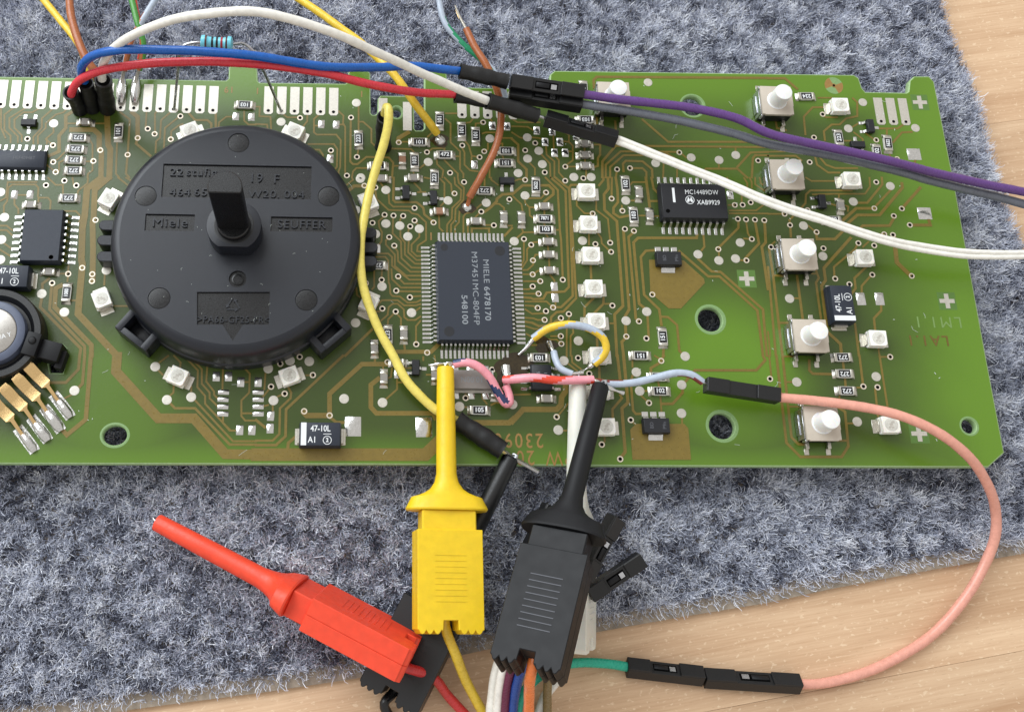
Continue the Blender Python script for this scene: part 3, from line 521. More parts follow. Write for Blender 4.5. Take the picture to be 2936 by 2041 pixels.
# ---- bare solder pads with domed tin
def dome(w, h, z=0.22):
    mb = MB(); a, b = w / 2, h / 2
    mb.add([(-a, -b, 0), (a, -b, 0), (a, b, 0), (-a, b, 0), (-a * .92, -b * .92, z * .35), (a * .92, -b * .92, z * .35), (a * .92, b * .92, z * .35), (-a * .92, b * .92, z * .35), (-a * .45, -b * .4, z), (a * .45, -b * .4, z), (a * .45, b * .4, z), (-a * .45, b * .4, z)],
           [(0, 1, 5, 4), (1, 2, 6, 5), (2, 3, 7, 6), (3, 0, 4, 7), (4, 5, 9, 8), (5, 6, 10, 9), (6, 7, 11, 10), (7, 4, 8, 11), (8, 9, 10, 11)]); return mb.mesh('solder_pad', ['solder'], ang=80)
pad_a = dome(1.25, 1.75); pad_b = dome(1.95, 0.9); pad_c = dome(2.85, 3.5, 0.3); pad_d = dome(2.7, 2.5, 0.3); pad_e = dome(1.7, 2.5, 0.3)
for key, s in {'00': '2115,1045 2255,1050', '10': '587,1115 720,1120 665,1425 2120,1130 2252,1135 1960,1478', '20': '222,1172 360,1180 297,1275 430,1275 382,1372 478,1372 575,1220', '21': '380,975 387,1075 1957,155', '12': '132,538 127,650 1270,160 20,235', '01': '130,150 270,150', '02': '1940,185 2050,185 2160,235 2150,665 2260,665'}.items():
    for q in s.split(): bput('solder_pad', pad_a, B(int(key[0]), int(key[1]), *map(float, q.split(','))))
for key, s in {'02': '2005,325 2000,390 1998,455 1998,520', '12': '20,325 20,390 20,455 20,520'}.items():
    for q in s.split(): bput('solder_pad', pad_b, B(int(key[0]), int(key[1]), *map(float, q.split(','))))
for p in (B(1, 2, 870, 633), B(1, 2, 1505, 640)): bput('solder_pad', pad_c, p)
for p in (B(3, 1, 1405, 320), B(3, 0, 1310, 1385)): bput('solder_pad', pad_d, p)
for p in (B(3, 1, 833, 1085), B(3, 1, 1000, 1085)): bput('solder_pad', pad_e, p)
bput('solder_pad', pad_a, B(1, 1, 1085, 633))

# ---- edge connector fingers
fing = MB(); fing.prism([(-0.9, 5.3), (0.9, 5.3), (0.9, -0.35), (0.55, -0.75), (-0.55, -0.75), (-0.9, -0.35)], 0.004, 0.07); fing.annulus(0.33, 0.5, 0.071, 0.085, 16, 0, 1)
finger = fing.mesh('contact_finger', ['tin_matte', 'hole_black'], smooth=False)
cy = 37.24
for i in range(-3, 17):
    bput('contact_finger', finger, (-90.305 + 2.54 * i, cy - 0.02 * i + 0.12))
for i in range(6): bput('contact_finger', finger, (-38.945 + 2.54 * i, cy))
for i in range(6): bput('contact_finger', finger, (-1.0 + 2.54 * i, cy))
for i in range(3): bput('contact_finger', finger, (83.41 + 2.54 * i, 37.79))
strip = MB().box(-0.85, 0.85, -3.1, 3.1, 0.004, 0.07).mesh('contact_finger', ['tin_matte'], smooth=False)
for p in (B(1, 0, 1140, 1010), B(1, 0, 1357, 1045)): bput('contact_finger', strip, p)

# ---- chip resistors, capacitors
def term(sg, w, l, h, pl):
    mb = MB(); x0, x1 = sorted((sg * (l / 2 - 0.42), sg * (l / 2 + 0.03))); mb.box(x0, x1, -w / 2 - 0.02, w / 2 + 0.02, 0.03, h + 0.03)
    a = sg * (l / 2 - 0.1); b = sg * (l / 2 + pl); q = w / 2 + 0.12
    mb.add([(a, -q, 0.004), (b, -q, 0.004), (b, q, 0.004), (a, q, 0.004), (sg * (l / 2), -w / 2, h * 0.75), (sg * (l / 2 + pl * .35), -w / 2, 0.2), (b, -q, 0.05), (b, q, 0.05), (sg * (l / 2 + pl * .35), w / 2, 0.2), (sg * (l / 2), w / 2, h * 0.75)],
           [(0, 1, 6, 5, 4), (3, 9, 8, 7, 2), (1, 2, 7, 6), (6, 7, 8, 5), (5, 8, 9, 4), (0, 3, 2, 1)]); return mb.mesh('terminal', ['tin'], bevel=0.03, ang=50)
rb = MB().box(-1.58, 1.58, -0.78, 0.78, 0.05, 0.58, 0).box(-1.06, 1.06, -0.66, 0.66, 0.575, 0.64, 1).mesh('chip_resistor', ['ceramic', 'resistor_black'], smooth=False)
cb_ = MB().box(-1.0, 1.0, -0.66, 0.66, 0.05, 0.85).mesh('chip_capacitor', ['cap_grey'], bevel=0.06)
cb2 = MB().box(-1.0, 1.0, -0.66, 0.66, 0.05, 0.85).mesh('chip_capacitor', ['cap_brown'], bevel=0.06)
rt = [term(-1, 1.56, 3.2, 0.58, 0.5), term(1, 1.56, 3.2, 0.58, 0.5)]; ct = [term(-1, 1.32, 2.1, 0.87, 0.75), term(1, 1.32, 2.1, 0.87, 0.75)]
def resistor(c, r, x, y, v, s, flip=False):
    o = bput('chip_resistor', rb, B(c, r, x, y, 0.3), R_(90) if v else 0)
    for t in rt: put('terminal', t, o)
    put('marking', text_mesh(s, 1.14 if len(s) < 4 else 0.98, 'ink_white', 0.0, 0.98 if len(s) < 4 else 0.82, 0.03), o, (0, 0.03 if not flip else -0.03, 0.644), math.pi if flip else 0)
def capac(c, r, x, y, v, me=None):
    o = bput('chip_capacitor', me or cb_, B(c, r, x, y, 0.4), R_(90) if v else 0)
    for t in ct: put('terminal', t, o)
for a in [(0, 0, 2195, 945, 0, '103', 1), (0, 0, 1065, 1185, 1, '101'), (0, 0, 705, 1238, 0, '272', 1), (0, 0, 682, 1340, 0, '272', 1), (0, 0, 668, 1438, 0, '272', 1), (0, 0, 662, 1535, 0, '272', 1), (1, 0, 1647, 1080, 1, '101'), (1, 0, 1465, 1278, 0, '101', 1),
          (1, 0, 920, 1250, 1, '223'), (1, 0, 1845, 1175, 1, '101'), (1, 0, 1970, 1220, 1, '101'), (1, 0, 1693, 1393, 0, '472'), (1, 0, 1422, 1447, 1, '103'), (1, 0, 1095, 1490, 0, '101', 1), (1, 0, 2240, 1358, 0, '103', 1), (1, 0, 2235, 1465, 0, '151', 1), (1, 0, 1600, 1600, 1, '223'),
          (1, 1, 2048, 118, 0, '272', 1), (1, 1, 1085, 785, 0, '272', 1), (1, 1, 1183, 1410, 1, '223'), (2, 0, 640, 800, 1, '101'), (2, 0, 660, 1078, 0, '103', 1), (2, 1, 213, 75, 1, '5622'), (2, 1, 292, 370, 0, '7871'), (2, 1, 298, 468, 0, '103'), (2, 1, 1017, 62, 1, '102'), (2, 1, 1090, 342, 1, '103'),
          (2, 1, 1350, 1430, 1, '151'), (2, 1, 1150, 1595, 0, '151', 1), (2, 2, 243, 18, 0, '103', 1), (2, 2, 1312, 190, 0, '102', 1), (2, 2, 1325, 318, 0, '102'), (1, 2, 2000, 490, 0, '105'), (0, 1, 618, 185, 0, '272', 1), (0, 1, 600, 1035, 1, '1080'), (3, 0, 340, 868, 0, '224', 1), (3, 0, 632, 1240, 1, '223'),
          (3, 0, 1072, 1290, 1, '5622'), (3, 0, 975, 1370, 1, '102'), (3, 1, 575, 383, 0, '102'), (3, 2, 665, 15, 0, '272', 1), (3, 2, 680, 162, 0, '272', 1), (3, 2, 702, 315, 0, '272', 1)]: resistor(*a)
for a in [(0, 0, 765, 1098, 0), (1, 0, 1415, 1598, 0), (1, 1, 1130, 8, 0), (1, 1, 1975, 392, 0), (1, 1, 2222, 365, 1), (1, 1, 1325, 1405, 1), (1, 1, 1062, 1530, 1), (2, 0, 652, 1292, 0), (2, 0, 655, 1393, 0), (2, 0, 660, 1490, 0), (2, 1, 290, 258, 0), (2, 1, 325, 575, 0), (2, 1, 330, 690, 0), (2, 1, 338, 832, 0),
          (2, 1, 85, 370, 1), (2, 1, 1138, 140, 1), (2, 1, 1235, 340, 1), (0, 1, 278, 245, 0), (0, 1, 443, 845, 0), (3, 1, 648, 252, 1), (2, 2, 312, 385, 0), (1, 2, 1147, 200, 1), (1, 2, 1275, 65, 0), (1, 2, 1605, 172, 1), (1, 2, 2140, 320, 1)]: capac(*a)
capac(1, 0, 1312, 1437, 1, cb2); capac(1, 1, 1645, 303, 0, cb2)

# ---- gull-wing pins
def gull(w, h, l, foot, t=0.16):
    pr = [(-0.1, h), (l * 0.28, h), (l * 0.58, t), (l + foot, t * 0.9)]; mb = MB()
    for (x0, z0), (x1, z1) in zip(pr[:-1], pr[1:]):
        a = w / 2; mb.add([(x0, -a, z0), (x0, a, z0), (x1, a, z1), (x1, -a, z1), (x0, -a, z0 - t), (x0, a, z0 - t), (x1, a, z1 - t), (x1, -a, z1 - t)], [(0, 3, 2, 1), (4, 5, 6, 7), (0, 4, 7, 3), (1, 2, 6, 5), (0, 1, 5, 4), (3, 7, 6, 2)])
    mb.box(l * 0.5, l + foot + 0.25, -w * 0.6, w * 0.6, 0.004, 0.06); return mb.mesh('pin', ['solder'], smooth=False)
def bodybox(name, sx, sy, h, mats, zb=0.15, tp=0.18, bev=0.08):
    zm = zb + (h - zb) * 0.45
    return MB().box(-sx / 2 + tp * .6, sx / 2 - tp * .6, -sy / 2 + tp * .6, sy / 2 - tp * .6, zb, zm).box(-sx / 2, sx / 2, -sy / 2, sy / 2, zm, h, 0, tp, tp).mesh(name, mats, bevel=bev)
# microcontroller, 80 pins
q = bput('microcontroller_chip', bodybox('microcontroller_chip', 14, 19.6, 2.75, ['chip_slate'], tp=0.32), (0.02, 0.0), 0.0042)
qp = gull(0.36, 1.35, 1.9, 0.45)
for i in range(24):
    put('pin', qp, q, (-6.85, 9.2 - 0.8 * i, 0), math.pi); put('pin', qp, q, (6.85, 9.2 - 0.8 * i, 0), 0)
for i in range(16):
    put('pin', qp, q, (-6 + 0.8 * i, 9.65, 0), R_(90)); put('pin', qp, q, (-6 + 0.8 * i, -9.65, 0), R_(-90))
for k, (s, x, y) in enumerate((('MIELE', 2.25, 4.05), ('M37451MC-804FP', 0.15, 0.45), ('548100', -1.95, -3.75), ('6478170', 2.25, -2.55))):
    put('marking', text_mesh(s, 1.5, 'ink_grey', 0.0, 1.2, 0.02, 1.05), q, (x, y - (0.35 if k == 0 else 0), 2.755), R_(-90))
for x, y, r in ((-5.35, 8.3, 0.72), (4.95, 7.7, 1.0), (-4.85, -7.9, 0.98)): put('mould_mark', MB().lathe([(r, 2.745), (r * .96, 2.756), (r * .88, 2.7545)], 28, 0, cap0=False).mesh('mould_mark', ['chip_black']), q, (x, y, 0))
# wide drivers
def soic(p, rz, sx, sy, h, n, name, matn, pin):
    o = bput(name, bodybox(name, sx, sy, h, [matn], tp=0.22), p, rz)
    for i in range(n):
        x = (i - (n - 1) / 2) * 1.27
        put('pin', pin, o, (x, sy / 2 - 0.1, 0), R_(90)); put('pin', pin, o, (x, -sy / 2 + 0.1, 0), R_(-90))
    return o
p10 = gull(0.46, 1.3, 1.75, 0.3, 0.22)
mc = soic((36.998 + 5.715, 13.09 + 5.55), 0, 12.9, 7.5, 2.55, 10, 'display_driver_chip', 'chip_black', p10)
put('marking', text_mesh('MC14489DW', 1.35, 'ink_white', 0.0, 0.80, 0.01, 1.06), mc, (1.55, 1.75, 2.556)); put('marking', text_mesh('XAB9929', 1.35, 'ink_white', 0.0, 0.80, 0.01, 1.06), mc, (2.7, -0.35, 2.556))
put('pin_one_bar', MB().box(-0.24, 0.24, -1.5, 1.5, 0, 0.006).mesh('pin_one_bar', ['ink_white'], smooth=False), mc, (-3.9, 1.1, 2.555))
lg = MB(); lg.lathe([(0.86, 0), (0.86, 0.004), (0.74, 0.004), (0.74, 0)], 32, 0, cap0=False, cap1=False)
for s_ in (-1, 1): lg.add([(s_ * 0.62, -0.42, 0.003), (s_ * 0.36, 0.5, 0.003), (s_ * 0.18, 0.5, 0.003), (0, -0.05, 0.003), (s_ * 0.02, 0.1, 0.003), (s_ * 0.2, -0.42, 0.003)], [(0, 1, 2, 3, 5)])
put('maker_emblem', lg.mesh('maker_emblem', ['ink_white'], smooth=False), mc, (-0.85, 0.15, 2.555))
put('mould_mark', MB().lathe([(0.42, 2.55), (0.4, 2.556), (0.3, 2.552)], 20, 0, cap0=False).mesh('mould_mark', ['hole_black']), mc, (-5.3, -2.2, 0))
wd = B(0, 1, 372, 512, 2.5); w16 = soic((wd.x, wd.y), R_(90) + 0.006, 10.4, 7.4, 2.5, 8, 'wide_logic_chip', 'chip_slate', p10)
put('mould_mark', MB().lathe([(0.5, 2.495), (0.48, 2.503), (0.42, 2.5)], 20, 0, cap0=False).mesh('mould_mark', ['chip_black']), w16, (-4.3, -2.1, 0))
pn = gull(0.44, 0.85, 1.25, 0.25, 0.2); nd = B(0, 0, 100, 1425, 1.5); xe = B(0, 0, 412, 1425, 1.5).x
n16 = soic((xe - 4.95, nd.y), 0, 9.9, 3.9, 1.55, 8, 'narrow_logic_chip', 'chip_slate', pn)
put('marking', text_mesh('HEF4094BT', 0.95, 'ink_faint', 0.0, 0.9), n16, (0.9, 0.2, 1.556))
s8 = B(2, 2, 262, 195, 1.0); e8 = soic((s8.x, s8.y), R_(90), 4.9, 3.95, 1.55, 4, 'small_memory_chip', 'chip_black', pn)
for x, s_ in ((0.75, 'S 91'), (-0.55, 'JL 25')): put('marking', text_mesh(s_, 0.85, 'ink_grey', 0.0, 0.9), e8, (0.2, -x, 1.556), 0)
# small transistors
sp = gull(0.5, 0.5, 0.95, 0.15, 0.14); sb_ = bodybox('transistor', 2.95, 1.45, 1.05, ['chip_black'], tp=0.12, bev=0.05)
def sot23(c, r, x, y, rz):
    o = bput('transistor', sb_, B(c, r, x, y, 0.5), rz)
    for a, b, t in ((-0.95, 0.65, 90), (0.95, 0.65, 90), (0, -0.65, -90)): put('pin', sp, o, (a, b, 0), R_(t))
for a in [(0, 0, 260, 1105, 0), (1, 1, 1345, 135, R_(90)), (1, 1, 1592, 182, R_(90)), (1, 1, 2250, 30, math.pi), (3, 1, 482, 217, R_(90)), (3, 0, 915, 1137, R_(90)), (3, 0, 800, 1302, math.pi), (1, 2, 1432, 108, R_(90))]: sot23(*a)
bp9 = bodybox('power_transistor', 4.9, 2.9, 1.6, ['chip_black'], tp=0.16, bev=0.06); p9 = gull(0.95, 0.55, 1.1, 0.1, 0.2); t9 = gull(2.6, 0.5, 1.0, 0.1, 0.2)
def sot89(c, r, x, y):
    o = bput('power_transistor', bp9, B(c, r, x, y, 0.8))
    for k in (-1, 0, 1): put('pin', p9, o, (1.55 * k, 1.3, 0), R_(90))
    put('mounting_tab', t9, o, (0, -1.35, 0), R_(-90))
    put('marking', text_mesh('BD', 0.9, 'ink_faint', 0.0), o, (-0.9, 0, 1.604), R_(90)); put('marking', text_mesh('P9n', 0.9, 'ink_faint', 0.0), o, (1.4, 0, 1.604), R_(90))
sot89(2, 1, 1400, 732); sot89(2, 2, 1288, 630)
# tantalum blocks
tb = MB().box(-3.6, 3.6, -2.1, 2.1, 0.2, 1.5, 0, -0.08, -0.06).box(-3.68, 3.68, -2.16, 2.16, 1.5, 2.95, 0, 0.2, 0.14).mesh('tantalum_capacitor', ['chip_slate'], bevel=0.14, seg=2)
tt = MB().box(3.55, 4.05, -1.3, 1.3, 0.01, 1.1).box(3.5, 4.45, -1.45, 1.45, 0.004, 0.14).mesh('terminal', ['tin'], bevel=0.03)
bar = MB().box(-0.47, 0.47, -1.98, 1.98, 0, 0.006).mesh('polarity_bar', ['ink_white'], smooth=False)
def tantal(p, rz):
    o = bput('tantalum_capacitor', tb, p, rz); put('terminal', tt, o); put('terminal', tt, o, (0, 0, 0), math.pi)
    put('polarity_bar', bar, o, (-2.85, 0, 2.952)); put('marking', text_mesh('47-10L', 1.5, 'ink_white', 0.0, 0.82, 0.02), o, (0.05, 0.92, 2.953)); put('marking', text_mesh('A1', 1.5, 'ink_white', 0.0, 0.85, 0.02), o, (-1.35, -1.05, 2.953))
    put('marking', text_mesh('2', 1.0, 'ink_white', 0.0, 0.9, 0.03), o, (1.25, -1.08, 2.953))
    rg = MB().lathe([(0.76, 0), (0.76, 0.004), (0.65, 0.004), (0.65, 0)], 26, 0, cap0=False, cap1=False).box(-0.7, 0.7, 1.02, 1.13, 0, 0.004); put('marking', rg.mesh('ring_mark', ['ink_white'], smooth=False), o, (1.25, -1.08, 2.952))
tantal(B(1, 2, 575, 700, 2.9), 0); tantal(B(3, 1, 672, 1125, 2.9), R_(90)); tantal(B(0, 1, 72, 880, 2.9), 0)
# crystal
cr_ = B(1, 2, 1925, 215, 1.5); xt = bput('crystal_can', MB().box(-3.9, 3.9, -1.75, 1.75, 0.45, 1.95).mesh('crystal_can', ['crystal'], bevel=0.28, seg=2), cr_)
put('base_plate', MB().box(-4.3, 4.3, -2.1, 2.0, 0.12, 0.46).mesh('base_plate', ['ceramic'], bevel=0.05), xt)
for x in (-2.6, 0.2, 2.9):
    for y in (-2.3, 2.2): put('terminal', pad_a, xt, (x, y, 0.01))
put('marking', text_mesh('10.00N', 1.45, 'ink_grey', 0.0, 0.95), xt, (0.2, 0, 1.955), math.pi)

# ---- light emitting diodes
lb = MB().box(-1.62, 1.62, -1.5, 1.5, 0.12, 1.0, 0, -0.03, -0.03).prism([(-1.62, -1.5), (1.25, -1.5), (1.62, -1.1), (1.62, 1.5), (-1.62, 1.5)], 0.98, 1.9).mesh('light_diode', ['led_white'], bevel=0.1)
ll = MB().lathe([(1.22, 1.9), (1.2, 1.906), (0.8, 1.9035)], 30, 0, cap0=False).mesh('lens', ['led_lens'])
ld = MB().box(-0.3, 0.3, -0.28, 0.28, 0, 0.006).box(0.1, 0.75, 0.1, 0.5, 0, 0.005).box(-0.7, -0.2, -0.55, -0.2, 0, 0.005).box(-0.15, 0.25, -0.75, -0.4, 0, 0.0055).mesh('die', ['led_die'], smooth=False)
lt = [MB().box(s_ * 1.5 if s_ > 0 else -2.65, 2.65 if s_ > 0 else -1.5, -1.25, 1.25, 0.004, 0.1).box(1.55 if s_ > 0 else -1.85, 1.85 if s_ > 0 else -1.55, -1.05, 1.05, 0.08, 0.95, 0).mesh('terminal', ['tin'], bevel=0.06) for s_ in (-1, 1)]
def led(c, r, x, y, rz):
    o = bput('light_diode', lb, B(c, r, x, y, 1.6), R_(rz)); put('lens', ll, o); put('die', ld, o, (0, 0, 1.907), 0.3)
    for t in lt: put('terminal', t, o)
for a in [(2, 1, 672, 120, 0), (2, 1, 690, 410, 0), (2, 1, 712, 690, 0), (2, 1, 737, 985, 0), (2, 1, 760, 1285, 0), (2, 1, 780, 1590, 0), (2, 2, 800, 310, 0), (2, 2, 845, 635, 0), (3, 0, 650, 945, 0), (3, 1, 755, 15, 0), (3, 1, 870, 712, 0), (3, 1, 985, 1440, 0), (3, 2, 1100, 618, 0),
          (0, 0, 1705, 1172, 24), (1, 0, 345, 1178, -24), (0, 1, 975, 185, 62), (0, 1, 912, 1085, -66), (0, 2, 1592, 182, -22), (1, 2, 300, 178, 20), (1, 1, 1010, 215, -66), (1, 1, 1012, 1120, 66)]: led(*a)

# ---- push buttons
plate = MB().prism([(-3.1, -3.0), (-2.6, -3.0), (-2.6, -3.15), (2.6, -3.15), (2.6, -3.0), (3.1, -3.0), (3.1, -1.2), (3.2, -1.2), (3.2, 1.2), (3.1, 1.2), (3.1, 3.1), (-3.1, 3.1)], 2.9, 3.55).mesh('push_switch', ['switch_plate'], bevel=0.12, seg=2)
sbase = MB().box(-3.0, 3.0, -2.9, 2.9, 0.25, 2.9).mesh('base', ['black_plastic'], bevel=0.08)
frame = MB().box(-3.32, -3.12, -2.7, 2.7, 0.2, 3.0).box(-3.5, -3.3, -1.8, 1.9, 0.1, 1.6).box(-3.3, -2.7, 2.5, 3.15, 2.2, 3.4).box(-3.25, -2.85, -3.2, -2.8, 1.6, 3.0).mesh('side_clip', ['steel'], bevel=0.06)
leg = MB().box(-0.45, 0.45, -5.1, -3.9, 0.004, 0.16).box(-0.32, 0.32, -4.1, -2.9, 0.1, 0.9).mesh('leg', ['tin'], bevel=0.05)
btn = MB().lathe([(2.0, 3.5), (1.95, 3.62), (1.74, 3.7), (1.7, 6.7), (1.62, 6.92), (1.4, 6.98)], 32).mesh('button', ['switch_button'], ang=40)
for a in [(2, 0, 918, 862), (3, 0, 82, 900), (3, 1, 175, -33), (3, 1, 288, 682), (3, 1, 388, 1414), (3, 2, 490, 602)]:
    o = bput('push_switch', plate, B(*a, 3.6)); put('base', sbase, o); put('side_clip', frame, o); put('button', btn, o)
    for x in (-2.0, 2.0): put('leg', leg, o, (x, 0, 0)); put('leg', leg, o, (x, 0, 0), math.pi)

# ---- alignment crosses, printed copper lettering
cross = MB().box(-0.42, 0.42, -1.45, 1.45, 0.01, 0.05).box(-1.45, 1.45, -0.4, 0.4, 0.012, 0.052).mesh('alignment_cross', ['tin_matte'], smooth=False)
clear = MB().box(-1.75, 1.75, -1.75, 1.75, 0.002, 0.008).mesh('clear_window', ['clear_lacquer'], smooth=False)
for a in [(2, 1, 2105, 905), (3, 0, 1362, 920), (3, 1, 1605, 1105), (3, 2, 1355, 697)]:
    o = bput('alignment_cross', cross, B(*a)); put('clear_window', clear, o)
qd = MB(); 
for k in range(4): qd.add([(0.3 * math.cos(a), 0.3 * math.sin(a), 0.02) for a in (k * math.pi / 2, k * math.pi / 2 + math.pi / 2)] + [(1.9 * math.cos(k * math.pi / 2 + j * math.pi / 16), 1.9 * math.sin(k * math.pi / 2 + j * math.pi / 16), 0.02) for j in range(8, -1, -1)], [tuple(range(11))], k % 2)
qd.annulus(0.28, 0.45, 0.02, 0.06, 14, 1, 2); bput('tooling_mark', qd.mesh('tooling_mark', ['bare_rim', 'copper_print', 'hole_black'], smooth=False), B(3, 0, 590, 770), 0.4)
def printed(s, size, m, p, rz=math.pi, xs=0.9, bold=0.03): o = bput('printed_lettering', text_mesh(s, size, m, 0.0, xs, bold, 1.25), p, rz, 0.03)
printed('19', 1.9, 'copper_print', B(0, 0, 2055, 805)); printed('1', 1.9, 'copper_print', B(1, 0, 14, 815)); printed('1', 1.9, 'copper_print', B(1, 0, 948, 843)); printed('1', 2.2, 'copper_print', B(1, 1, 1570, 522))
printed('LM1.1', 3.1, 'pale_print', B(3, 1, 1525, 1290), xs=1.0); printed('LA1.1', 2.8, 'copper_faint', B(3, 1, 1435, 1455), xs=1.0)
printed('230966', 3.7, 'copper_print', B(1, 2, 2310, 752), xs=0.8); printed('20', 3.7, 'copper_print', B(2, 2, 120, 907), xs=0.8); printed('PW', 3.7, 'copper_print', B(2, 2, 425, 912), xs=0.8)

# ---- flux left round the hand-soldered joints
for c_, r_, x_, y_, w_, h_ in ((2, 2, 55, 70, 2.6, 2.2), (1, 2, 2235, 150, 1.9, 2.6), (2, 1, 300, 1500, 2.0, 1.5), (1, 0, 1650, 1265, 1.7, 1.4), (1, 1, 1893, 268, 1.5, 1.3)):
    ph = random.uniform(0, 6); pl = [(w_ * (1 + 0.16 * math.sin(3 * t + ph) + 0.1 * math.sin(7 * t + ph)) * math.cos(t), h_ * (1 + 0.16 * math.sin(3 * t + ph) + 0.1 * math.sin(5 * t)) * math.sin(t)) for t in [k * 2 * math.pi / 40 for k in range(40)]]
    bput('flux_residue', MB().prism(pl, 0.003, 0.060 + 0.004 * ((x_ + y_) % 7)).mesh('flux_residue', ['flux']), B(c_, r_, x_, y_))
# ---- lint on the lacquer
mb = MB()
for k in range(150):
    x = random.uniform(-88, 92); y = random.uniform(-30, 46); l = random.choice((0.12, 0.15, 0.2, 0.5, 0.9)) * random.uniform(.6, 1.2); a = random.uniform(0, 6.28); w = 0.035 if l > 0.3 else 0.08
    if not inside(outline, np.array([x]), np.array([y]))[0] or any(math.hypot(x - h[0], y - h[1]) < h[3] for h in HOLES): continue
    b = a + random.uniform(-.8, .8); p1 = (x + l * math.cos(a), y + l * math.sin(a)); p2 = (p1[0] + l * .7 * math.cos(b), p1[1] + l * .7 * math.sin(b))
    ribbon(mb, [(x, y), p1, p2], w, 0.06, 0.10)
o = put('lint', mb.mesh('lint', ['dust'], smooth=False), board, (0, 0, ZB)); o['kind'] = 'stuff'

# ---- pressure sensor soldered to the board (its left half lies outside the picture)
sc_ = PX(-20, 953, 4.5); SR = bput('pressure_sensor', MB().lathe([(8.3, 0.1), (8.3, 3.6), (8.05, 4.1), (7.0, 4.1), (6.2, 3.2), (5.6, 3.2)], 64).mesh('pressure_sensor', ['black_plastic']), sc_)
put('ring', MB().lathe([(5.7, 3.0), (5.6, 4.9), (5.3, 5.1), (4.3, 5.1), (4.25, 4.9)], 56).mesh('ring', ['sensor_ring']), SR)
put('cap', MB().lathe([(4.25, 4.0), (4.2, 5.15), (4.0, 5.25)], 48).mesh('cap', ['sensor_cap'], bevel=0.03), SR)
put('marking', text_mesh('AUSTRIA Y', 1.2, 'ink_white', 0.0, 0.9), SR, (0.9, -1.3, 5.27), R_(18))
a_ = B(0, 1, 290, 1470, 4.5) - sc_
clipm = MB().box(-1.25, 1.25, -2.5, 1.7, -4.2, 0.6).lathe([(0.7, 0.5), (0.68, 0.85), (0.45, 0.95)], 20, 0, 0, 0.2).box(1.2, 4.9, -2.2, 1.2, -4.3, -0.6).box(4.2, 5.6, -3.0, 0.4, -4.3, -2.2)
put('retaining_clip', clipm.mesh('retaining_clip', ['black_satin'], bevel=0.25, seg=2), SR, (a_.x, a_.y, 4.2), R_(-14))
def strip3(mb, pts, ws, th=0.2, m=0):
    P = [Vector(p) for p in pts]; n = len(P); vs = []; fs = []
    for i in range(n):
        t = (P[min(i + 1, n - 1)] - P[max(i - 1, 0)]); s_ = Vector((-t.y, t.x, 0)).normalized() * ws[i] / 2
        vs += [P[i] + s_ + Vector((0, 0, th)), P[i] - s_ + Vector((0, 0, th)), P[i] + s_, P[i] - s_]
    for i in range(n - 1):
        a = 4 * i; b = a + 4; fs += [(a, a + 1, b + 1, b), (a + 2, b + 2, b + 3, a + 3), (a, b, b + 2, a + 2), (a + 1, a + 3, b + 3, b + 1)]
    fs += [(0, 2, 3, 1), (4 * n - 4, 4 * n - 3, 4 * n - 1, 4 * n - 2)]; mb.add(vs, fs, m); return mb
for (x0, y0) in ((250, 90), (165, 210), (48, 300), (-70, 395)):
    pts = [B(0, 2, x0 - 30, y0 - 30, 3.0), B(0, 2, x0 + 10, y0 + 10, 3.0), B(0, 2, x0 + 90, y0 + 95, 1.6), B(0, 2, x0 + 165, y0 + 165, 1.9), B(0, 2, x0 + 182, y0 + 185, 1.8), B(0, 2, x0 + 260, y0 + 295, 0.5), B(0, 2, x0 + 355, y0 + 415, 0.15)]
    pts = [p - sc_ + Vector((0, 0, 4.5)) for p in pts]
    put('lead', strip3(MB(), pts, (1.7, 2.0, 2.0, 2.0, 0.7, 0.6, 0.6), 0.22).mesh('lead', ['gold'], bevel=0.05), SR)
    q = [B(0, 2, x0 + 225, y0 + 250, 0.15), B(0, 2, x0 + 300, y0 + 345, 0.12), B(0, 2, x0 + 360, y0 + 425, 0.1), B(0, 2, x0 + 385, y0 + 465, 0.05)]; q = [p - sc_ + Vector((0, 0, 4.5)) for p in q]
    mb = strip3(MB(), [p - Vector((0, 0, p.z - 0.004)) for p in q], (1.9, 2.0, 2.0, 1.9), 0.06); mb.tube(q, lambda t: (0.35 + 0.62 * math.sin(math.pi * (0.1 + 0.8 * t)) + 0.12 * math.sin(17 * t + x0)), 14, 0, flat=0.8)
    put('solder_joint', mb.mesh('solder_joint', ['solder']), SR)

# ------------------------------------------------------------------ rotary selector with D shaft
KD = 2936 / 2296
DX, DY = -43.2, 7.8
dial = empty('rotary_selector', (DX, DY, 0)); tag(dial, 'round black rotary selector with upright D-shaped shaft on the board', 'rotary switch')
def DL(x, y, z): p = PX(x * KD, y * KD, z); return (p.x - DX, p.y - DY)
def drect(x0, y0, x1, y1, z=8.9):
    a = DL(x0, y0, z); b = DL(x1, y1, z); return rect(min(a[0], b[0]), max(a[0], b[0]), min(a[1], b[1]), max(a[1], b[1]))
put('housing', MB().lathe([(9.0, -6.5), (9.0, -1.7), (9.1, 0.05), (22.6, 0.05), (22.6, 2.6), (22.2, 2.8), (22.2, 3.6), (22.5, 3.8), (22.4, 6.6), (22.1, 7.8), (21.5, 8.55), (20.8, 8.9), (20.4, 8.97), (20.3, 8.6)], 120, cap1=False).lathe([(20.35, 8.55), (20.3, 8.62)], 96, 1).mesh('housing', ['dial_black', 'dial_gloss_shaded'], ang=50), dial)
tri = [DL(x, y, 8.9) for x, y in ((442, 655), (605, 655), (603, 728), (545, 728), (522, 764), (499, 728), (442, 728))]
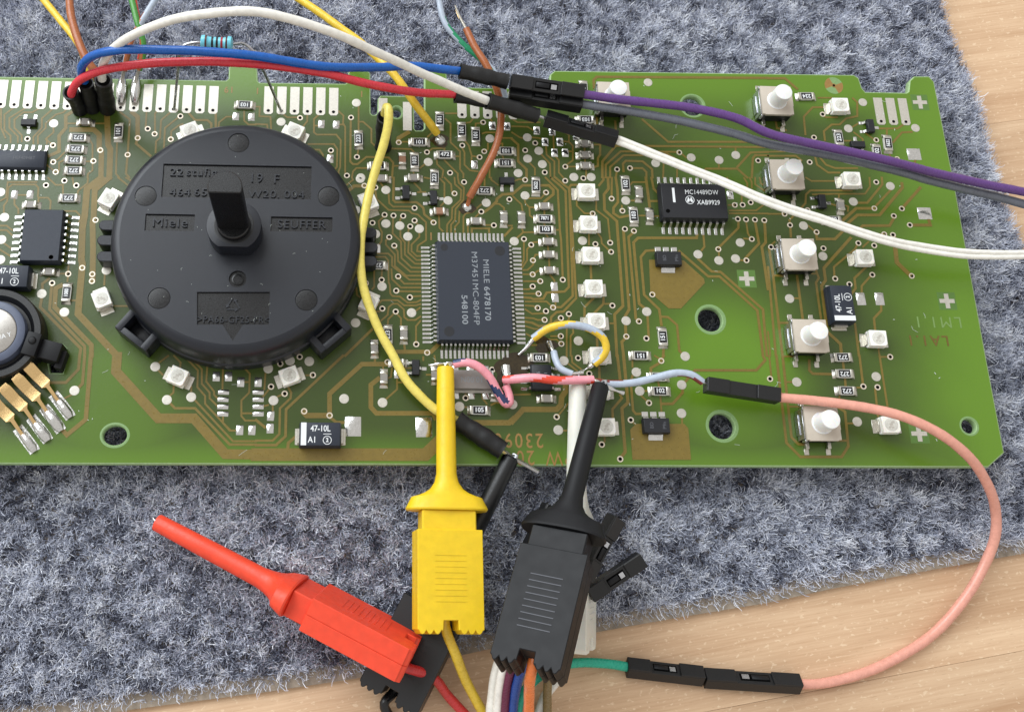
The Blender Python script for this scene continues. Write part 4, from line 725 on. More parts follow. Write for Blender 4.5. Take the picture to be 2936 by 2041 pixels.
fh = [drect(367, 368, 697, 448), drect(327, 480, 435, 519), drect(608, 486, 745, 521), tri] + [circ(*DL(x, y, 8.9), 1.95, 32) for x, y in ((535, 321), (327, 440), (737, 441), (357, 669), (687, 673))] + [circ(*DL(533, 626, 8.9), 1.55, 32)]
put('face_plate', fill2d([circ(0, 0, 20.42, 96)] + fh, 0.15, 0.02, ['dial_black']), dial, (0, 0, 8.82))
for x, y in ((535, 321), (327, 440), (737, 441), (357, 669), (687, 673)): put('ejector_mark', MB().lathe([(1.88, 8.6), (1.86, 8.88), (1.7, 8.9)], 30).mesh('ejector_mark', ['dial_gloss_shaded']), dial, (*DL(x, y, 8.9), 0))
put('gate_mark', MB().lathe([(1.1, 8.6), (1.05, 8.8), (0.8, 8.85), (0.7, 8.7)], 24).mesh('gate_mark', ['dial_gloss_shaded']), dial, (*DL(533, 626, 8.9), 0))
for s_, x, y, sz, xs in (('22', 396, 387, 2.1, 1.12), ('stufig', 452, 387, 2.1, 1.12), ('19', 574, 400, 2.5, 1.0), ('F', 620, 402, 2.5, 1.0), ('464', 404, 432, 2.05, 1.15), ('650', 458, 432, 2.05, 1.15), ('W20.', 592, 436, 2.05, 1.15), ('004', 660, 437, 2.05, 1.15), ('Miele', 381, 500, 2.45, 1.1), ('SEUFFER', 676, 504, 2.2, 0.98), ('>PA66-GF25-FR<', 523, 717, 1.75, 0.9)):
    put('raised_lettering', text_mesh(s_, sz, 'dial_black', 0.16, xs, 0.0, 1.1), dial, (*DL(x, y, 8.9), 8.78))
rc = MB()
for k in range(3):
    a = math.pi / 2 + k * 2 * math.pi / 3; b = a + 2 * math.pi / 3; p = Vector((math.cos(a), math.sin(a))) * 1.5; q = Vector((math.cos(b), math.sin(b))) * 1.5
    ribbon(rc, [p.lerp(q, 0.12), p.lerp(q, 0.72)], 0.22, 8.62, 8.8); e = p.lerp(q, 0.88); d = (q - p).normalized(); nn = Vector((-d.y, d.x)); f = p.lerp(q, 0.66)
    rc.prism([(e.x, e.y), (f.x + nn.x * .42, f.y + nn.y * .42), (f.x - nn.x * .42, f.y - nn.y * .42)], 8.62, 8.805)
put('recycling_mark', rc.mesh('recycling_mark', ['dial_black'], smooth=False), dial, (*DL(522, 684, 8.9), 0))
cl = [(x, max(-4.0, min(4.2, y))) for x, y in circ(0, 0, 4.75, 56)]
put('collar', MB().prism(cl, 8.9, 13.0).mesh('collar', ['dial_black'], bevel=0.15, seg=2), dial)
put('collar_bore', MB().lathe([(3.5, 13.0), (3.45, 13.02), (3.3, 13.015)], 40, cap0=False).mesh('collar_bore', ['black_plastic']), dial)
ds = [(x, max(-1.05, y)) for x, y in circ(0, 0, 2.78, 48)]
sh = MB().prism(ds, 13.9, 29.2).lathe([(2.95, 12.9), (2.9, 13.7), (2.75, 14.0)], 48)
put('shaft', sh.mesh('shaft', ['dial_gloss_shaded'], bevel=0.2, ang=28), dial)
mb = MB()
for k in range(38):
    rr_ = 20 * math.sqrt(random.random()); an = random.uniform(0, 6.283); x = rr_ * math.cos(an); y = rr_ * math.sin(an)
    if rr_ < 5.2: continue
    l = random.choice((0.05, 0.06, 0.08, 0.3)) ; b_ = random.uniform(0, 6.28); ribbon(mb, [(x, y), (x + l * math.cos(b_), y + l * math.sin(b_)), (x + 1.6 * l * math.cos(b_ + .5), y + 1.6 * l * math.sin(b_ + .5))], 0.025 if l > 0.2 else 0.045, 8.985, 9.02)
put('lint', mb.mesh('lint', ['dust'], smooth=False), dial)['kind'] = 'stuff'
for pts in (((0, 1, 965, 425), (0, 1, 950, 560), (0, 1, 948, 705)), ((1, 1, 1005, 490), (1, 1, 1015, 622), (1, 1, 1008, 745))):
    for a in pts:
        p = B(*a, 3.4); st = [(-4.2, -1.0), (0.6, -1.0)] + [(0.6 + math.sin(t_) * 1.0, -math.cos(t_)) for t_ in (0.4, 0.8, 1.2, 1.57, 1.95, 2.35, 2.75)] + [(0.6, 1.0), (-4.2, 1.0)]
        put('locating_tab', MB().prism(st, 0.2, 3.5).mesh('locating_tab', ['dial_black'], bevel=0.14, smooth=False), dial, (p.x - DX, p.y - DY, 0), math.pi if p.x < DX else 0.0)
for a, rz in (((0, 1, 1245, 1385), R_(-128)), ((1, 1, 655, 1400), R_(-48))):
    p = B(*a, 3.5)
    put('snap_clip', MB().box(-3.5, 2.0, -3.6, -2.3, 0.1, 4.8).box(-3.5, 2.0, 2.3, 3.6, 0.1, 4.8).box(0.9, 2.1, -3.6, 3.6, 0.1, 4.6).box(-3.5, -2.0, -3.6, 3.6, 0.1, 4.7).box(-2.0, 0.9, -2.3, 2.3, 0.1, 1.2).mesh('snap_clip', ['dial_black'], bevel=0.2, seg=2), dial, (p.x - DX, p.y - DY, 0), rz)

# ------------------------------------------------------------------ wires and plugs
class Thing:
    def __init__(s, name, label, cat, loc, group=None):
        s.loc = Vector(loc); s.root = empty(name, loc); tag(s.root, label, cat, group)
    def part(s, name, mb, mats, parent=None, bevel=0.0, seg=1, ang=45, M=None, smooth=True):
        me = mb.mesh(name, mats, bevel=bevel, seg=seg, ang=ang, smooth=smooth)
        if M is not None: me.transform(M)
        me.transform(Matrix.Translation(-s.loc)); return put(name, me, parent or s.root)
def pts3(L): return [B(*a) for a in L]
def wire_mb(P, r, n=12, matf=None, step=0.6, flat=1.0):
    Q = spline(P, step); ph = [random.uniform(0, 6.28) for _ in range(6)]; s_ = 0.0; out = []
    for i, q in enumerate(Q):
        s_ += (q - Q[i - 1]).length if i else 0.0; k = min(1.0, i / 6, (len(Q) - 1 - i) / 6)
        out.append(q + k * Vector((0.02 * math.sin(s_ * 0.7 + ph[0]) + 0.05 * math.sin(s_ * 0.22 + ph[1]), 0.02 * math.sin(s_ * 0.6 + ph[2]) + 0.06 * math.sin(s_ * 0.19 + ph[3]), 0.04 * math.sin(s_ * 0.3 + ph[4]))))
    L = s_; return MB().tube(out, lambda t: r * (1 + 0.018 * math.sin(L * t * 1.3 + ph[5]) + 0.012 * math.sin(L * t * 3.7 + ph[0])), n, 0, matf, flat=flat)
def twist(turns, share=0.5): return lambda t, k: 0 if ((k + t * turns) % 1.0) < share else 1
def shrink(T, P, r, name='heat_shrink'):
    def rr(t): return r * (1.0 + 0.05 * math.sin(9 * t + P[0].x) + 0.03 * math.sin(23 * t)) * (0.97 if 0.02 < t < 0.98 else 1.04)
    sp_ = spline(P, 0.35); mb = MB().tube(sp_, rr, 18, 0)
    o = T.part(name, mb, ['shrink_black']); 
    for e, d in ((sp_[0], sp_[0] - sp_[1]), (sp_[-1], sp_[-1] - sp_[-2])):
        d = d.normalized(); T.part('opening', MB().tube([e + d * 0.005, e + d * 0.02], r * 0.8, 18, 0), ['hole_black'], o)
    return o
def frame_from(P0, P1, roll=0.0):
    x = (P1 - P0).normalized(); up = Vector((0, 0, 1)); y = up.cross(x).normalized(); z = x.cross(y)
    M = Matrix(((x.x, y.x, z.x, P0.x), (x.y, y.y, z.y, P0.y), (x.z, y.z, z.z, P0.z), (0, 0, 0, 1)))
    return M @ Matrix.Rotation(roll, 4, 'X')
def plug(T, P0, P1, roll=0.0, w=2.54, window=True):
    L = (P1 - P0).length; M = frame_from(P0, P1, roll); h = w / 2
    mb = MB().box(0, L, -h, h, -h, h * 0.72).box(0, L * 0.3, -h, h, h * 0.7, h).box(L * 0.68, L, -h, h, h * 0.7, h)
    o = T.part('plug_housing', mb, ['black_plastic'], bevel=0.09, M=M, smooth=False)
    if window:
        T.part('latch_slot', MB().box(L * 0.33, L * 0.64, -h * 0.55, h * 0.55, h * 0.725, h * 0.735), ['hole_black'], o, M=M)
        T.part('latch_tongue', MB().box(L * 0.34, L * 0.52, -h * 0.35, h * 0.35, h * 0.73, h * 0.9), ['black_satin'], o, bevel=0.05, M=M)
        T.part('contact', MB().box(L * 0.545, L * 0.62, -h * 0.42, h * 0.3, h * 0.74, h * 0.8), ['steel'], o, M=M)
    return o

JG = 'jumper wires soldered to the edge fingers'
P = pts3([(0, 0, 655, 880, 5.5), (0, 0, 640, 845, 7.0), (0, 0, 690, 745, 9.5), (0, 0, 850, 655, 13), (0, 0, 1250, 580, 17), (0, 0, 1800, 552, 19), (0, 0, 2296, 580, 19), (1, 0, 600, 655, 17), (1, 0, 1100, 775, 13), (1, 0, 1500, 838, 9), (1, 0, 1800, 850, 7), (1, 0, 1860, 860, 6.6)])
T = Thing('jumper_wire', 'red jumper wire arching over the board edge below the blue one', 'wire', B(0, 0, 720, 985, 0), JG)
T.part('insulation', wire_mb(P, 0.78), ['w_red']); shrink(T, [B(0, 0, 722, 985, 0.1), B(0, 0, 680, 900, 3.5), B(0, 0, 632, 830, 6.8)], 1.5); shrink(T, pts3([(1, 0, 1785, 862, 6.8), (1, 0, 2050, 905, 6.0), (2, 0, 60, 960, 5.2)]), 1.35)
P = pts3([(0, 0, 775, 760, 7.5), (0, 0, 738, 690, 9.5), (0, 0, 740, 590, 13), (0, 0, 850, 495, 17), (0, 0, 1080, 448, 20), (0, 0, 1500, 452, 21.5), (0, 0, 2296, 505, 21), (1, 0, 600, 597, 18), (1, 0, 1050, 608, 14.5), (1, 0, 1400, 598, 12.5), (1, 0, 1830, 640, 10), (1, 0, 1900, 650, 9.6)])
T = Thing('jumper_wire', 'blue jumper wire arching over the board edge above the red one', 'wire', B(0, 0, 830, 970, 0), JG)
T.part('insulation', wire_mb(P, 0.8), ['w_blue']); shrink(T, [B(0, 0, 830, 970, 0.1), B(0, 0, 805, 860, 4), B(0, 0, 770, 745, 8.3)], 1.5); shrink(T, pts3([(1, 0, 1828, 640, 10.2), (1, 0, 2060, 690, 9.6), (1, 0, 2255, 735, 9.0)]), 1.5)
P = pts3([(0, 0, 925, 760, 8), (0, 0, 915, 690, 10.5), (0, 0, 930, 570, 14), (0, 0, 1020, 440, 19), (0, 0, 1250, 290, 25), (0, 0, 1600, 165, 30), (0, 0, 2000, 112, 32), (0, 0, 2296, 108, 32), (1, 0, 250, 160, 31), (1, 0, 700, 300, 28), (1, 0, 1100, 475, 23), (1, 0, 1550, 690, 16), (1, 0, 2090, 912, 9.5), (1, 0, 2150, 935, 8.8)])
T = Thing('jumper_wire', 'white round jumper wire in the highest arc over the board edge', 'wire', B(0, 0, 960, 980, 0), JG)
T.part('insulation', wire_mb(P, 0.8), ['w_white']); shrink(T, [B(0, 0, 965, 980, 0.1), B(0, 0, 945, 850, 5), B(0, 0, 925, 720, 9.8)], 1.6); shrink(T, pts3([(1, 0, 2080, 908, 9.6), (2, 0, -10, 970, 8.2), (2, 0, 225, 1040, 6.6)]), 1.5)
T.part('pin', MB().tube(pts3([(2, 0, 220, 1035, 6.6), (2, 0, 320, 1070, 5.8)]), 0.34, 8), ['steel'])

T = Thing('plug_wire', 'purple wire with black plug leaving the board on the right', 'wire', B(2, 0, 330, 780, 8), 'wires with black plugs')
plug(T, B(2, 0, -15, 735, 8.6), B(2, 0, 640, 832, 8.2), R_(18))
T.part('insulation', wire_mb(pts3([(2, 0, 600, 840, 8.2), (2, 0, 1100, 912, 8.6), (2, 0, 1600, 968, 9.5), (2, 0, 2000, 1055, 10.5), (3, 0, 0, 1195, 11), (3, 0, 600, 1335, 11), (3, 0, 1100, 1445, 10.5), (3, 1, 1500, -45, 9), (3, 1, 1900, 50, 8), (3, 1, 2296, 128, 8), (3, 1, 2900, 240, 8)]), 0.82), ['w_purple'])
T = Thing('plug_wire', 'dark grey wire with black plug running below the purple one', 'wire', B(2, 0, 330, 900, 7), 'wires with black plugs')
plug(T, B(2, 0, -25, 838, 6.9), B(2, 0, 625, 940, 6.8), R_(-8))
T.part('insulation', wire_mb(pts3([(2, 0, 590, 930, 6.8), (2, 0, 1100, 1008, 7), (2, 0, 1600, 1108, 7.5), (2, 0, 2000, 1200, 8), (3, 0, 0, 1290, 8.5), (3, 0, 600, 1405, 8.5), (3, 0, 1200, 1545, 8), (3, 1, 1500, 35, 7), (3, 1, 1900, 135, 6), (3, 1, 2296, 238, 6), (3, 1, 2900, 380, 6)]), 0.82), ['w_grey'])
T = Thing('plug_wire', 'white flat wire with black plug sweeping across the right end', 'wire', B(2, 0, 620, 1170, 5), 'wires with black plugs')
plug(T, B(2, 0, 300, 1062, 5.4), B(2, 0, 938, 1252, 5.2), R_(-28))
P = pts3([(2, 0, 890, 1235, 5.2), (2, 0, 1300, 1400, 5.6), (2, 0, 1840, 1612, 6), (2, 1, 2000, 85, 6.5), (3, 1, 0, 215, 7), (3, 1, 500, 380, 7), (3, 1, 1000, 545, 6.5), (3, 1, 1400, 630, 6), (3, 1, 1800, 685, 6), (3, 1, 2296, 688, 6), (3, 1, 2900, 640, 6)])
T.part('insulation', wire_mb([p + Vector((0, 0.42, 0.1)) for p in P], 0.5), ['w_white']); T.part('insulation', wire_mb([p + Vector((0, -0.42, -0.1)) for p in P], 0.5), ['w_white'])

T = Thing('hookup_wire', 'yellow wire running from the top edge to a solder joint', 'wire', B(1, 0, 1650, 1255, 0))
T.part('insulation', wire_mb(pts3([(1, 0, -60, -300, 4), (1, 0, 370, -15, 5), (1, 0, 700, 210, 6), (1, 0, 960, 400, 6.5), (1, 0, 1250, 690, 7.5), (1, 0, 1450, 970, 6.5), (1, 0, 1560, 1110, 4), (1, 0, 1622, 1195, 1.8)]), 0.78), ['w_yellow'])
T.part('bare_end', MB().tube(pts3([(1, 0, 1620, 1195, 1.8), (1, 0, 1645, 1235, 0.7), (1, 0, 1660, 1270, 0.3)]), 0.4, 8), ['solder'])
T.part('solder_joint', MB().lathe([(1.1, 0.01), (1.0, 0.3), (0.6, 0.7), (0.2, 0.85)], 18).mesh and MB().lathe([(1.1, 0.01), (1.0, 0.3), (0.6, 0.7), (0.2, 0.85)], 18, 0, B(1, 0, 1655, 1262).x, B(1, 0, 1655, 1262).y), ['solder'])
P = pts3([(1, 0, 1150, 1060, 9.0), (1, 0, 1160, 1010, 11.0), (1, 0, 1172, 960, 12.6), (1, 0, 1188, 975, 13.2), (1, 0, 1188, 1100, 12.6), (1, 0, 1150, 1290, 11), (1, 0, 1085, 1480, 9.5), (1, 1, 1040, 40, 8.5), (1, 1, 985, 260, 7.5), (1, 1, 940, 560, 6.5), (1, 1, 945, 850, 6), (1, 1, 1005, 1120, 5), (1, 1, 1110, 1380, 4), (1, 1, 1225, 1595, 3.4), (1, 2, 1340, 205, 3), (1, 2, 1470, 355, 2.6), (1, 2, 1610, 475, 2.2), (1, 2, 1790, 575, 2), (1, 2, 1850, 610, 1.9)])
T = Thing('jumper_wire', 'pale yellow wire hanging in a long curve beside the rotary selector', 'wire', B(1, 0, 1140, 1310, 0))
T.part('insulation', wire_mb(P, 0.82), ['w_pale']); shrink(T, [B(1, 0, 1140, 1315, 0.1), B(1, 0, 1145, 1190, 5), B(1, 0, 1155, 1050, 10.6)], 1.55); shrink(T, pts3([(1, 2, 1800, 580, 2), (1, 2, 2000, 705, 2), (1, 2, 2215, 850, 2)]), 1.75)
T.part('pin', MB().tube(pts3([(1, 2, 2200, 842, 2), (2, 2, 0, 905, 2), (2, 2, 240, 1040, 2)]), 0.35, 4), ['steel'])
T = Thing('hookup_wire', 'brown wire with bare strands above the board, soldered near the big chip', 'wire', B(1, 1, 1895, 265, 0))
T.part('insulation', wire_mb(pts3([(1, 0, 1885, 262, 6), (1, 0, 1960, 420, 6), (1, 0, 2070, 600, 6), (1, 0, 2150, 770, 5.5), (1, 0, 2195, 950, 5), (1, 0, 2195, 1150, 4.5), (1, 0, 2130, 1370, 4), (1, 0, 2010, 1595, 3.4), (1, 1, 1940, 125, 2.2), (1, 1, 1915, 175, 1.6)]), 0.72), ['w_brown'])
T.part('bare_strand', MB().tube(spline(pts3([(1, 0, 1885, 265, 6), (1, 0, 1830, 160, 6.4), (1, 0, 1785, 52, 7)]), 0.4), lambda t: 0.34 - 0.16 * t, 8), ['tin'])
T.part('bare_strand', MB().tube(spline(pts3([(1, 0, 1885, 265, 6), (1, 0, 1815, 150, 6.1), (1, 0, 1790, 75, 6.2)]), 0.4), 0.13, 6), ['gold'])
T.part('bare_end', MB().tube(pts3([(1, 1, 1915, 172, 1.6), (1, 1, 1908, 215, 0.9), (1, 1, 1895, 255, 0.5)]), 0.42, 8), ['w_brown'])
pj = B(1, 1, 1893, 265); T.part('solder_joint', MB().lathe([(1.0, 0.01), (0.95, 0.25), (0.6, 0.6), (0.2, 0.75)], 18, 0, pj.x, pj.y), ['solder'])
T = Thing('hookup_wire', 'green and white striped wire dipping to the board edge from above', 'wire', B(1, 0, 2100, 615, 0))
T.part('insulation', wire_mb(pts3([(1, 0, 1610, -160, 5), (1, 0, 1640, 0, 4), (1, 0, 1700, 210, 3.5), (1, 0, 1850, 390, 3), (1, 0, 2010, 530, 3), (1, 0, 2110, 620, 3.2), (1, 0, 2190, 740, 3), (1, 0, 2240, 880, 1.2)]), 0.62, matf=twist(-1.3)), ['w_jade', 'w_lgrey'])

T = Thing('hookup_wire', 'dark yellow wire entering at the top left corner behind the brown one', 'wire', B(0, 0, 830, 690, 0))
T.part('insulation', wire_mb(pts3([(0, 0, 130, -300, 4), (0, 0, 390, 0, 5), (0, 0, 550, 200, 6), (0, 0, 690, 375, 7), (0, 0, 760, 520, 7.5), (0, 0, 800, 640, 7), (0, 0, 830, 730, 6)]), 0.72), ['w_yellow'])
T = Thing('hookup_wire', 'brown wire entering at the top left corner in front of the yellow one', 'wire', B(0, 0, 880, 690, 0))
T.part('insulation', wire_mb(pts3([(0, 0, 625, -300, 5), (0, 0, 622, 0, 7), (0, 0, 650, 190, 8), (0, 0, 715, 400, 9), (0, 0, 785, 550, 9), (0, 0, 850, 645, 8.5), (0, 0, 885, 740, 7)]), 0.78), ['w_brown'])
T = Thing('hookup_wire', 'green wire soldered to a finger behind the arching jumper wires', 'wire', B(0, 0, 1205, 850, 0))
T.part('insulation', wire_mb(pts3([(0, 0, 1120, -260, 5), (0, 0, 1180, 0, 6.5), (0, 0, 1235, 215, 7), (0, 0, 1280, 380, 6), (0, 0, 1278, 530, 4.5), (0, 0, 1245, 630, 3.2)]), 0.62, matf=twist(1.0, 0.8)), ['w_green', 'w_brown'])
T.part('bare_end', MB().tube(pts3([(0, 0, 1245, 625, 3.2), (0, 0, 1225, 700, 1.6), (0, 0, 1205, 800, 0.8)]), 0.35, 8), ['tin'])
T.part('solder_joint', MB().tube(spline(pts3([(0, 0, 1222, 700, 0.6), (0, 0, 1215, 800, 0.5), (0, 0, 1205, 930, 0.3)]), 0.3), lambda t: 0.45 + 0.55 * math.sin(math.pi * (0.1 + 0.85 * t)), 12), ['solder'])
T = Thing('hookup_wire', 'light grey and brown striped wire soldered beside the green one', 'wire', B(0, 0, 1090, 850, 0))
T.part('insulation', wire_mb(pts3([(0, 0, 1530, -250, 5), (0, 0, 1395, 0, 6.5), (0, 0, 1275, 190, 7), (0, 0, 1195, 350, 6), (0, 0, 1140, 500, 4.5), (0, 0, 1112, 640, 3)]), 0.62, matf=twist(1.1, 0.6)), ['w_lgrey', 'w_brown'])
T.part('bare_end', MB().tube(pts3([(0, 0, 1112, 635, 3), (0, 0, 1098, 710, 1.6), (0, 0, 1095, 800, 0.8)]), 0.35, 8), ['tin'])
T.part('solder_joint', MB().tube(spline(pts3([(0, 0, 1098, 710, 0.5), (0, 0, 1090, 820, 0.5), (0, 0, 1082, 930, 0.3)]), 0.3), lambda t: 0.45 + 0.6 * math.sin(math.pi * (0.1 + 0.85 * t)), 12), ['solder'])
o = put('hookup_wire', wire_mb(pts3([(0, 0, 1160, -260, 3), (0, 0, 1205, 0, 4.5), (0, 0, 1232, 140, 5), (0, 0, 1260, 250, 4.6), (0, 0, 1272, 400, 3.5), (0, 0, 1250, 540, 2.4)]), 0.5).mesh('hookup_wire', ['w_scarlet'])); tag(o, 'thin red wire just behind the green wire at the top', 'wire')

# axial resistor
T = Thing('axial_resistor', 'light blue banded resistor standing on long leads above the board', 'resistor', B(0, 0, 1560, 985, 0))
a = B(0, 0, 1795, 382, 15); b = B(0, 0, 2092, 398, 15); M = frame_from(a, b); L = (b - a).length
prof = [(0.05, 0.4), (0.15, 1.0), (0.32, 1.34), (0.85, 1.38), (1.2, 1.34), (1.5, 1.15), (1.75, 1.1)]; prof = prof + [(L - x, r) for x, r in reversed(prof)]
MX = M @ Matrix.Rotation(R_(90), 4, 'Y')
body = T.part('body', MB().lathe([(r, x) for x, r in prof], 28), ['p_blue'], M=MX)
for x0, x1, r, mm in ((0.95, 1.3, 1.365, 'b_brown'), (2.1, 2.5, 1.12, 'b_black'), (2.95, 3.35, 1.12, 'b_black'), (3.8, 4.2, 1.12, 'b_red'), (L - 1.3, L - 0.95, 1.365, 'b_brown')):
    if x1 < L: T.part('colour_band', MB().lathe([(r - 0.02, x0), (r + 0.015, x0 + 0.02), (r + 0.015, x1 - 0.02), (r - 0.02, x1)], 28), [mm], body, M=MX)
T.part('lead', MB().tube(spline([a] + pts3([(0, 0, 1720, 388, 15), (0, 0, 1645, 412, 14.6), (0, 0, 1612, 470, 13), (0, 0, 1595, 640, 8.5), (0, 0, 1562, 985, 0)]), 0.4), 0.27, 8), ['steel'])
T.part('lead', MB().tube(spline([b] + pts3([(0, 0, 2180, 392, 15), (0, 0, 2270, 460, 14), (1, 0, 60, 620, 10), (1, 0, 225, 1000, 0)]), 0.4), 0.27, 8), ['steel'])

# short bridges round the big chip
T = Thing('bridge_wire', 'short yellow and grey wire looping beside the big chip', 'wire', B(2, 1, 190, 1440, 0))
T.part('insulation', wire_mb(pts3([(2, 1, 190, 1440, 2.0), (2, 1, 320, 1355, 3.5), (2, 1, 500, 1315, 4.5), (2, 1, 690, 1345, 4.5), (2, 1, 820, 1435, 4), (2, 1, 845, 1540, 3.4), (2, 2, 800, 20, 2.6), (2, 2, 735, 75, 2)]), 0.72, matf=twist(1.6)), ['w_yellow', 'w_lgrey'])
T.part('bare_end', MB().tube(spline(pts3([(2, 1, 195, 1440, 2), (2, 1, 130, 1520, 1.2), (2, 1, 60, 1585, 0.4)]), 0.3), lambda t: 0.42 - 0.1 * t, 8), ['solder']); T.part('bare_end', MB().tube(spline(pts3([(2, 2, 735, 75, 2), (2, 2, 670, 115, 1.6), (2, 2, 590, 165, 1.2)]), 0.3), lambda t: 0.3 + 0.2 * math.sin(9 * t), 8), ['solder'])
T = Thing('bridge_wire', 'short light grey wire curving down to the white test clip', 'wire', B(2, 1, 335, 1490, 0))
T.part('insulation', wire_mb(pts3([(2, 1, 375, 1560, 1.4), (2, 2, 395, 40, 2), (2, 2, 440, 115, 2.6), (2, 2, 540, 165, 3)]), 0.62), ['w_lgrey']); T.part('bare_end', MB().tube(spline(pts3([(2, 1, 330, 1475, 0.4), (2, 1, 350, 1520, 0.8), (2, 1, 375, 1565, 1.4)]), 0.3), lambda t: 0.6 - 0.25 * t, 10), ['solder']); T.part('bare_end', MB().tube(pts3([(2, 2, 530, 162, 3), (2, 2, 640, 150, 3.2)]), 0.35, 8), ['solder'])
T = Thing('bridge_wire', 'pink wire with dark blue stripe bent below the big chip', 'wire', B(1, 2, 1780, 75, 0))
T.part('insulation', wire_mb(pts3([(1, 2, 1775, 75, 4), (1, 2, 1880, 60, 4.6), (1, 2, 1990, 95, 4.6), (1, 2, 2090, 190, 4), (1, 2, 2165, 320, 3), (1, 2, 2245, 430, 2.2), (1, 2, 2275, 415, 2), (1, 2, 2262, 330, 2), (1, 2, 2240, 270, 2)]), 0.78, matf=twist(1.5, 0.72)), ['w_pink', 'w_navy'])
T.part('bare_end', MB().tube(spline(pts3([(1, 2, 1780, 75, 4), (1, 2, 1690, 70, 4), (1, 2, 1550, 85, 3.4)]), 0.3), lambda t: 0.3 + 0.12 * math.sin(12 * t), 8), ['solder']); T.part('solder_joint', MB().tube(spline(pts3([(1, 2, 2240, 100, 0.6), (1, 2, 2250, 190, 1.2), (1, 2, 2245, 275, 2)]), 0.3), lambda t: 0.9 - 0.35 * t, 12), ['solder'])
T = Thing('bridge_wire', 'pink and red wire crossing the small chip to the black test clip', 'wire', B(2, 2, 0, 210, 0))
T.part('insulation', wire_mb(pts3([(1, 2, 2225, 215, 2.6), (2, 2, 0, 210, 3.5), (2, 2, 190, 195, 5), (2, 2, 400, 218, 5), (2, 2, 600, 218, 4.8), (2, 2, 728, 215, 4.6)]), 0.78, matf=twist(1.7, 0.62)), ['w_pink', 'w_scarlet'])
T.part('bare_end', MB().tube(spline(pts3([(2, 2, 728, 218, 4.6), (2, 2, 800, 250, 4.8), (2, 2, 900, 300, 4.5), (2, 2, 1000, 335, 4)]), 0.3), lambda t: 0.34 + 0.12 * math.sin(14 * t), 8), ['solder'])
T = Thing('bridge_wire', 'light grey and red wire bowing up to the black plug', 'wire', B(2, 2, 740, 235, 0))
T.part('insulation', wire_mb(pts3([(2, 2, 738, 232, 4.4), (2, 2, 900, 252, 4.2), (2, 2, 1100, 242, 4.4), (2, 2, 1300, 195, 5), (2, 2, 1480, 152, 5.6), (2, 2, 1600, 165, 5.6), (2, 2, 1708, 235, 5)]), 0.68, matf=twist(0.7, 0.68)), ['w_lgrey', 'w_maroon'])
T.part('pin', MB().tube(pts3([(2, 2, 1700, 228, 5), (2, 2, 1750, 252, 4.8)]), 0.3, 8), ['steel'])
T = Thing('plug_wire', 'salmon wire making a wide loop with black plugs at both ends', 'wire', B(3, 2, 95, 380, 0), 'wires with black plugs')
plug(T, B(2, 2, 1735, 262, 4.6), B(3, 2, 92, 362, 4.0), R_(0), window=False)
T.part('insulation', wire_mb(pts3([(3, 2, 50, 370, 4), (3, 2, 500, 412, 4.8), (3, 2, 900, 465, 6.5), (3, 2, 1250, 555, 8), (3, 2, 1550, 705, 8), (3, 2, 1820, 930, 6), (3, 2, 1990, 1200, 2), (3, 2, 2045, 1420, -1.5), (3, 2, 2040, 1595, -3.2), (3, 3, 1970, 220, -5.0), (3, 3, 1800, 530, -6.6), (3, 3, 1520, 860, -7.8), (3, 3, 1200, 1085, -8.0), (3, 3, 800, 1265, -8.0), (3, 3, 450, 1345, -7.8), (3, 3, 230, 1345, -7.6)]), 0.88), ['w_salmon'])
plug(T, B(3, 3, 285, 1345, -7.6), B(2, 3, 1722, 1290, -7.6), R_(38))
T = Thing('plug_wire', 'teal wire with black plug meeting the salmon wire on the table', 'wire', B(2, 3, 1040, 1190, ZT), 'wires with black plugs')
plug(T, B(2, 3, 1028, 1195, -7.6), B(2, 3, 1712, 1275, -7.6), R_(-38))
T.part('insulation', wire_mb(pts3([(2, 3, 1080, 1200, -7.6), (2, 3, 850, 1160, -7.4), (2, 3, 620, 1150, -6.5), (2, 3, 400, 1190, -5), (2, 3, 220, 1300, -5), (2, 3, 90, 1450, -6), (2, 3, 50, 1600, -7), (2, 3, 40, 1800, -7.8)]), 0.82), ['w_teal'])

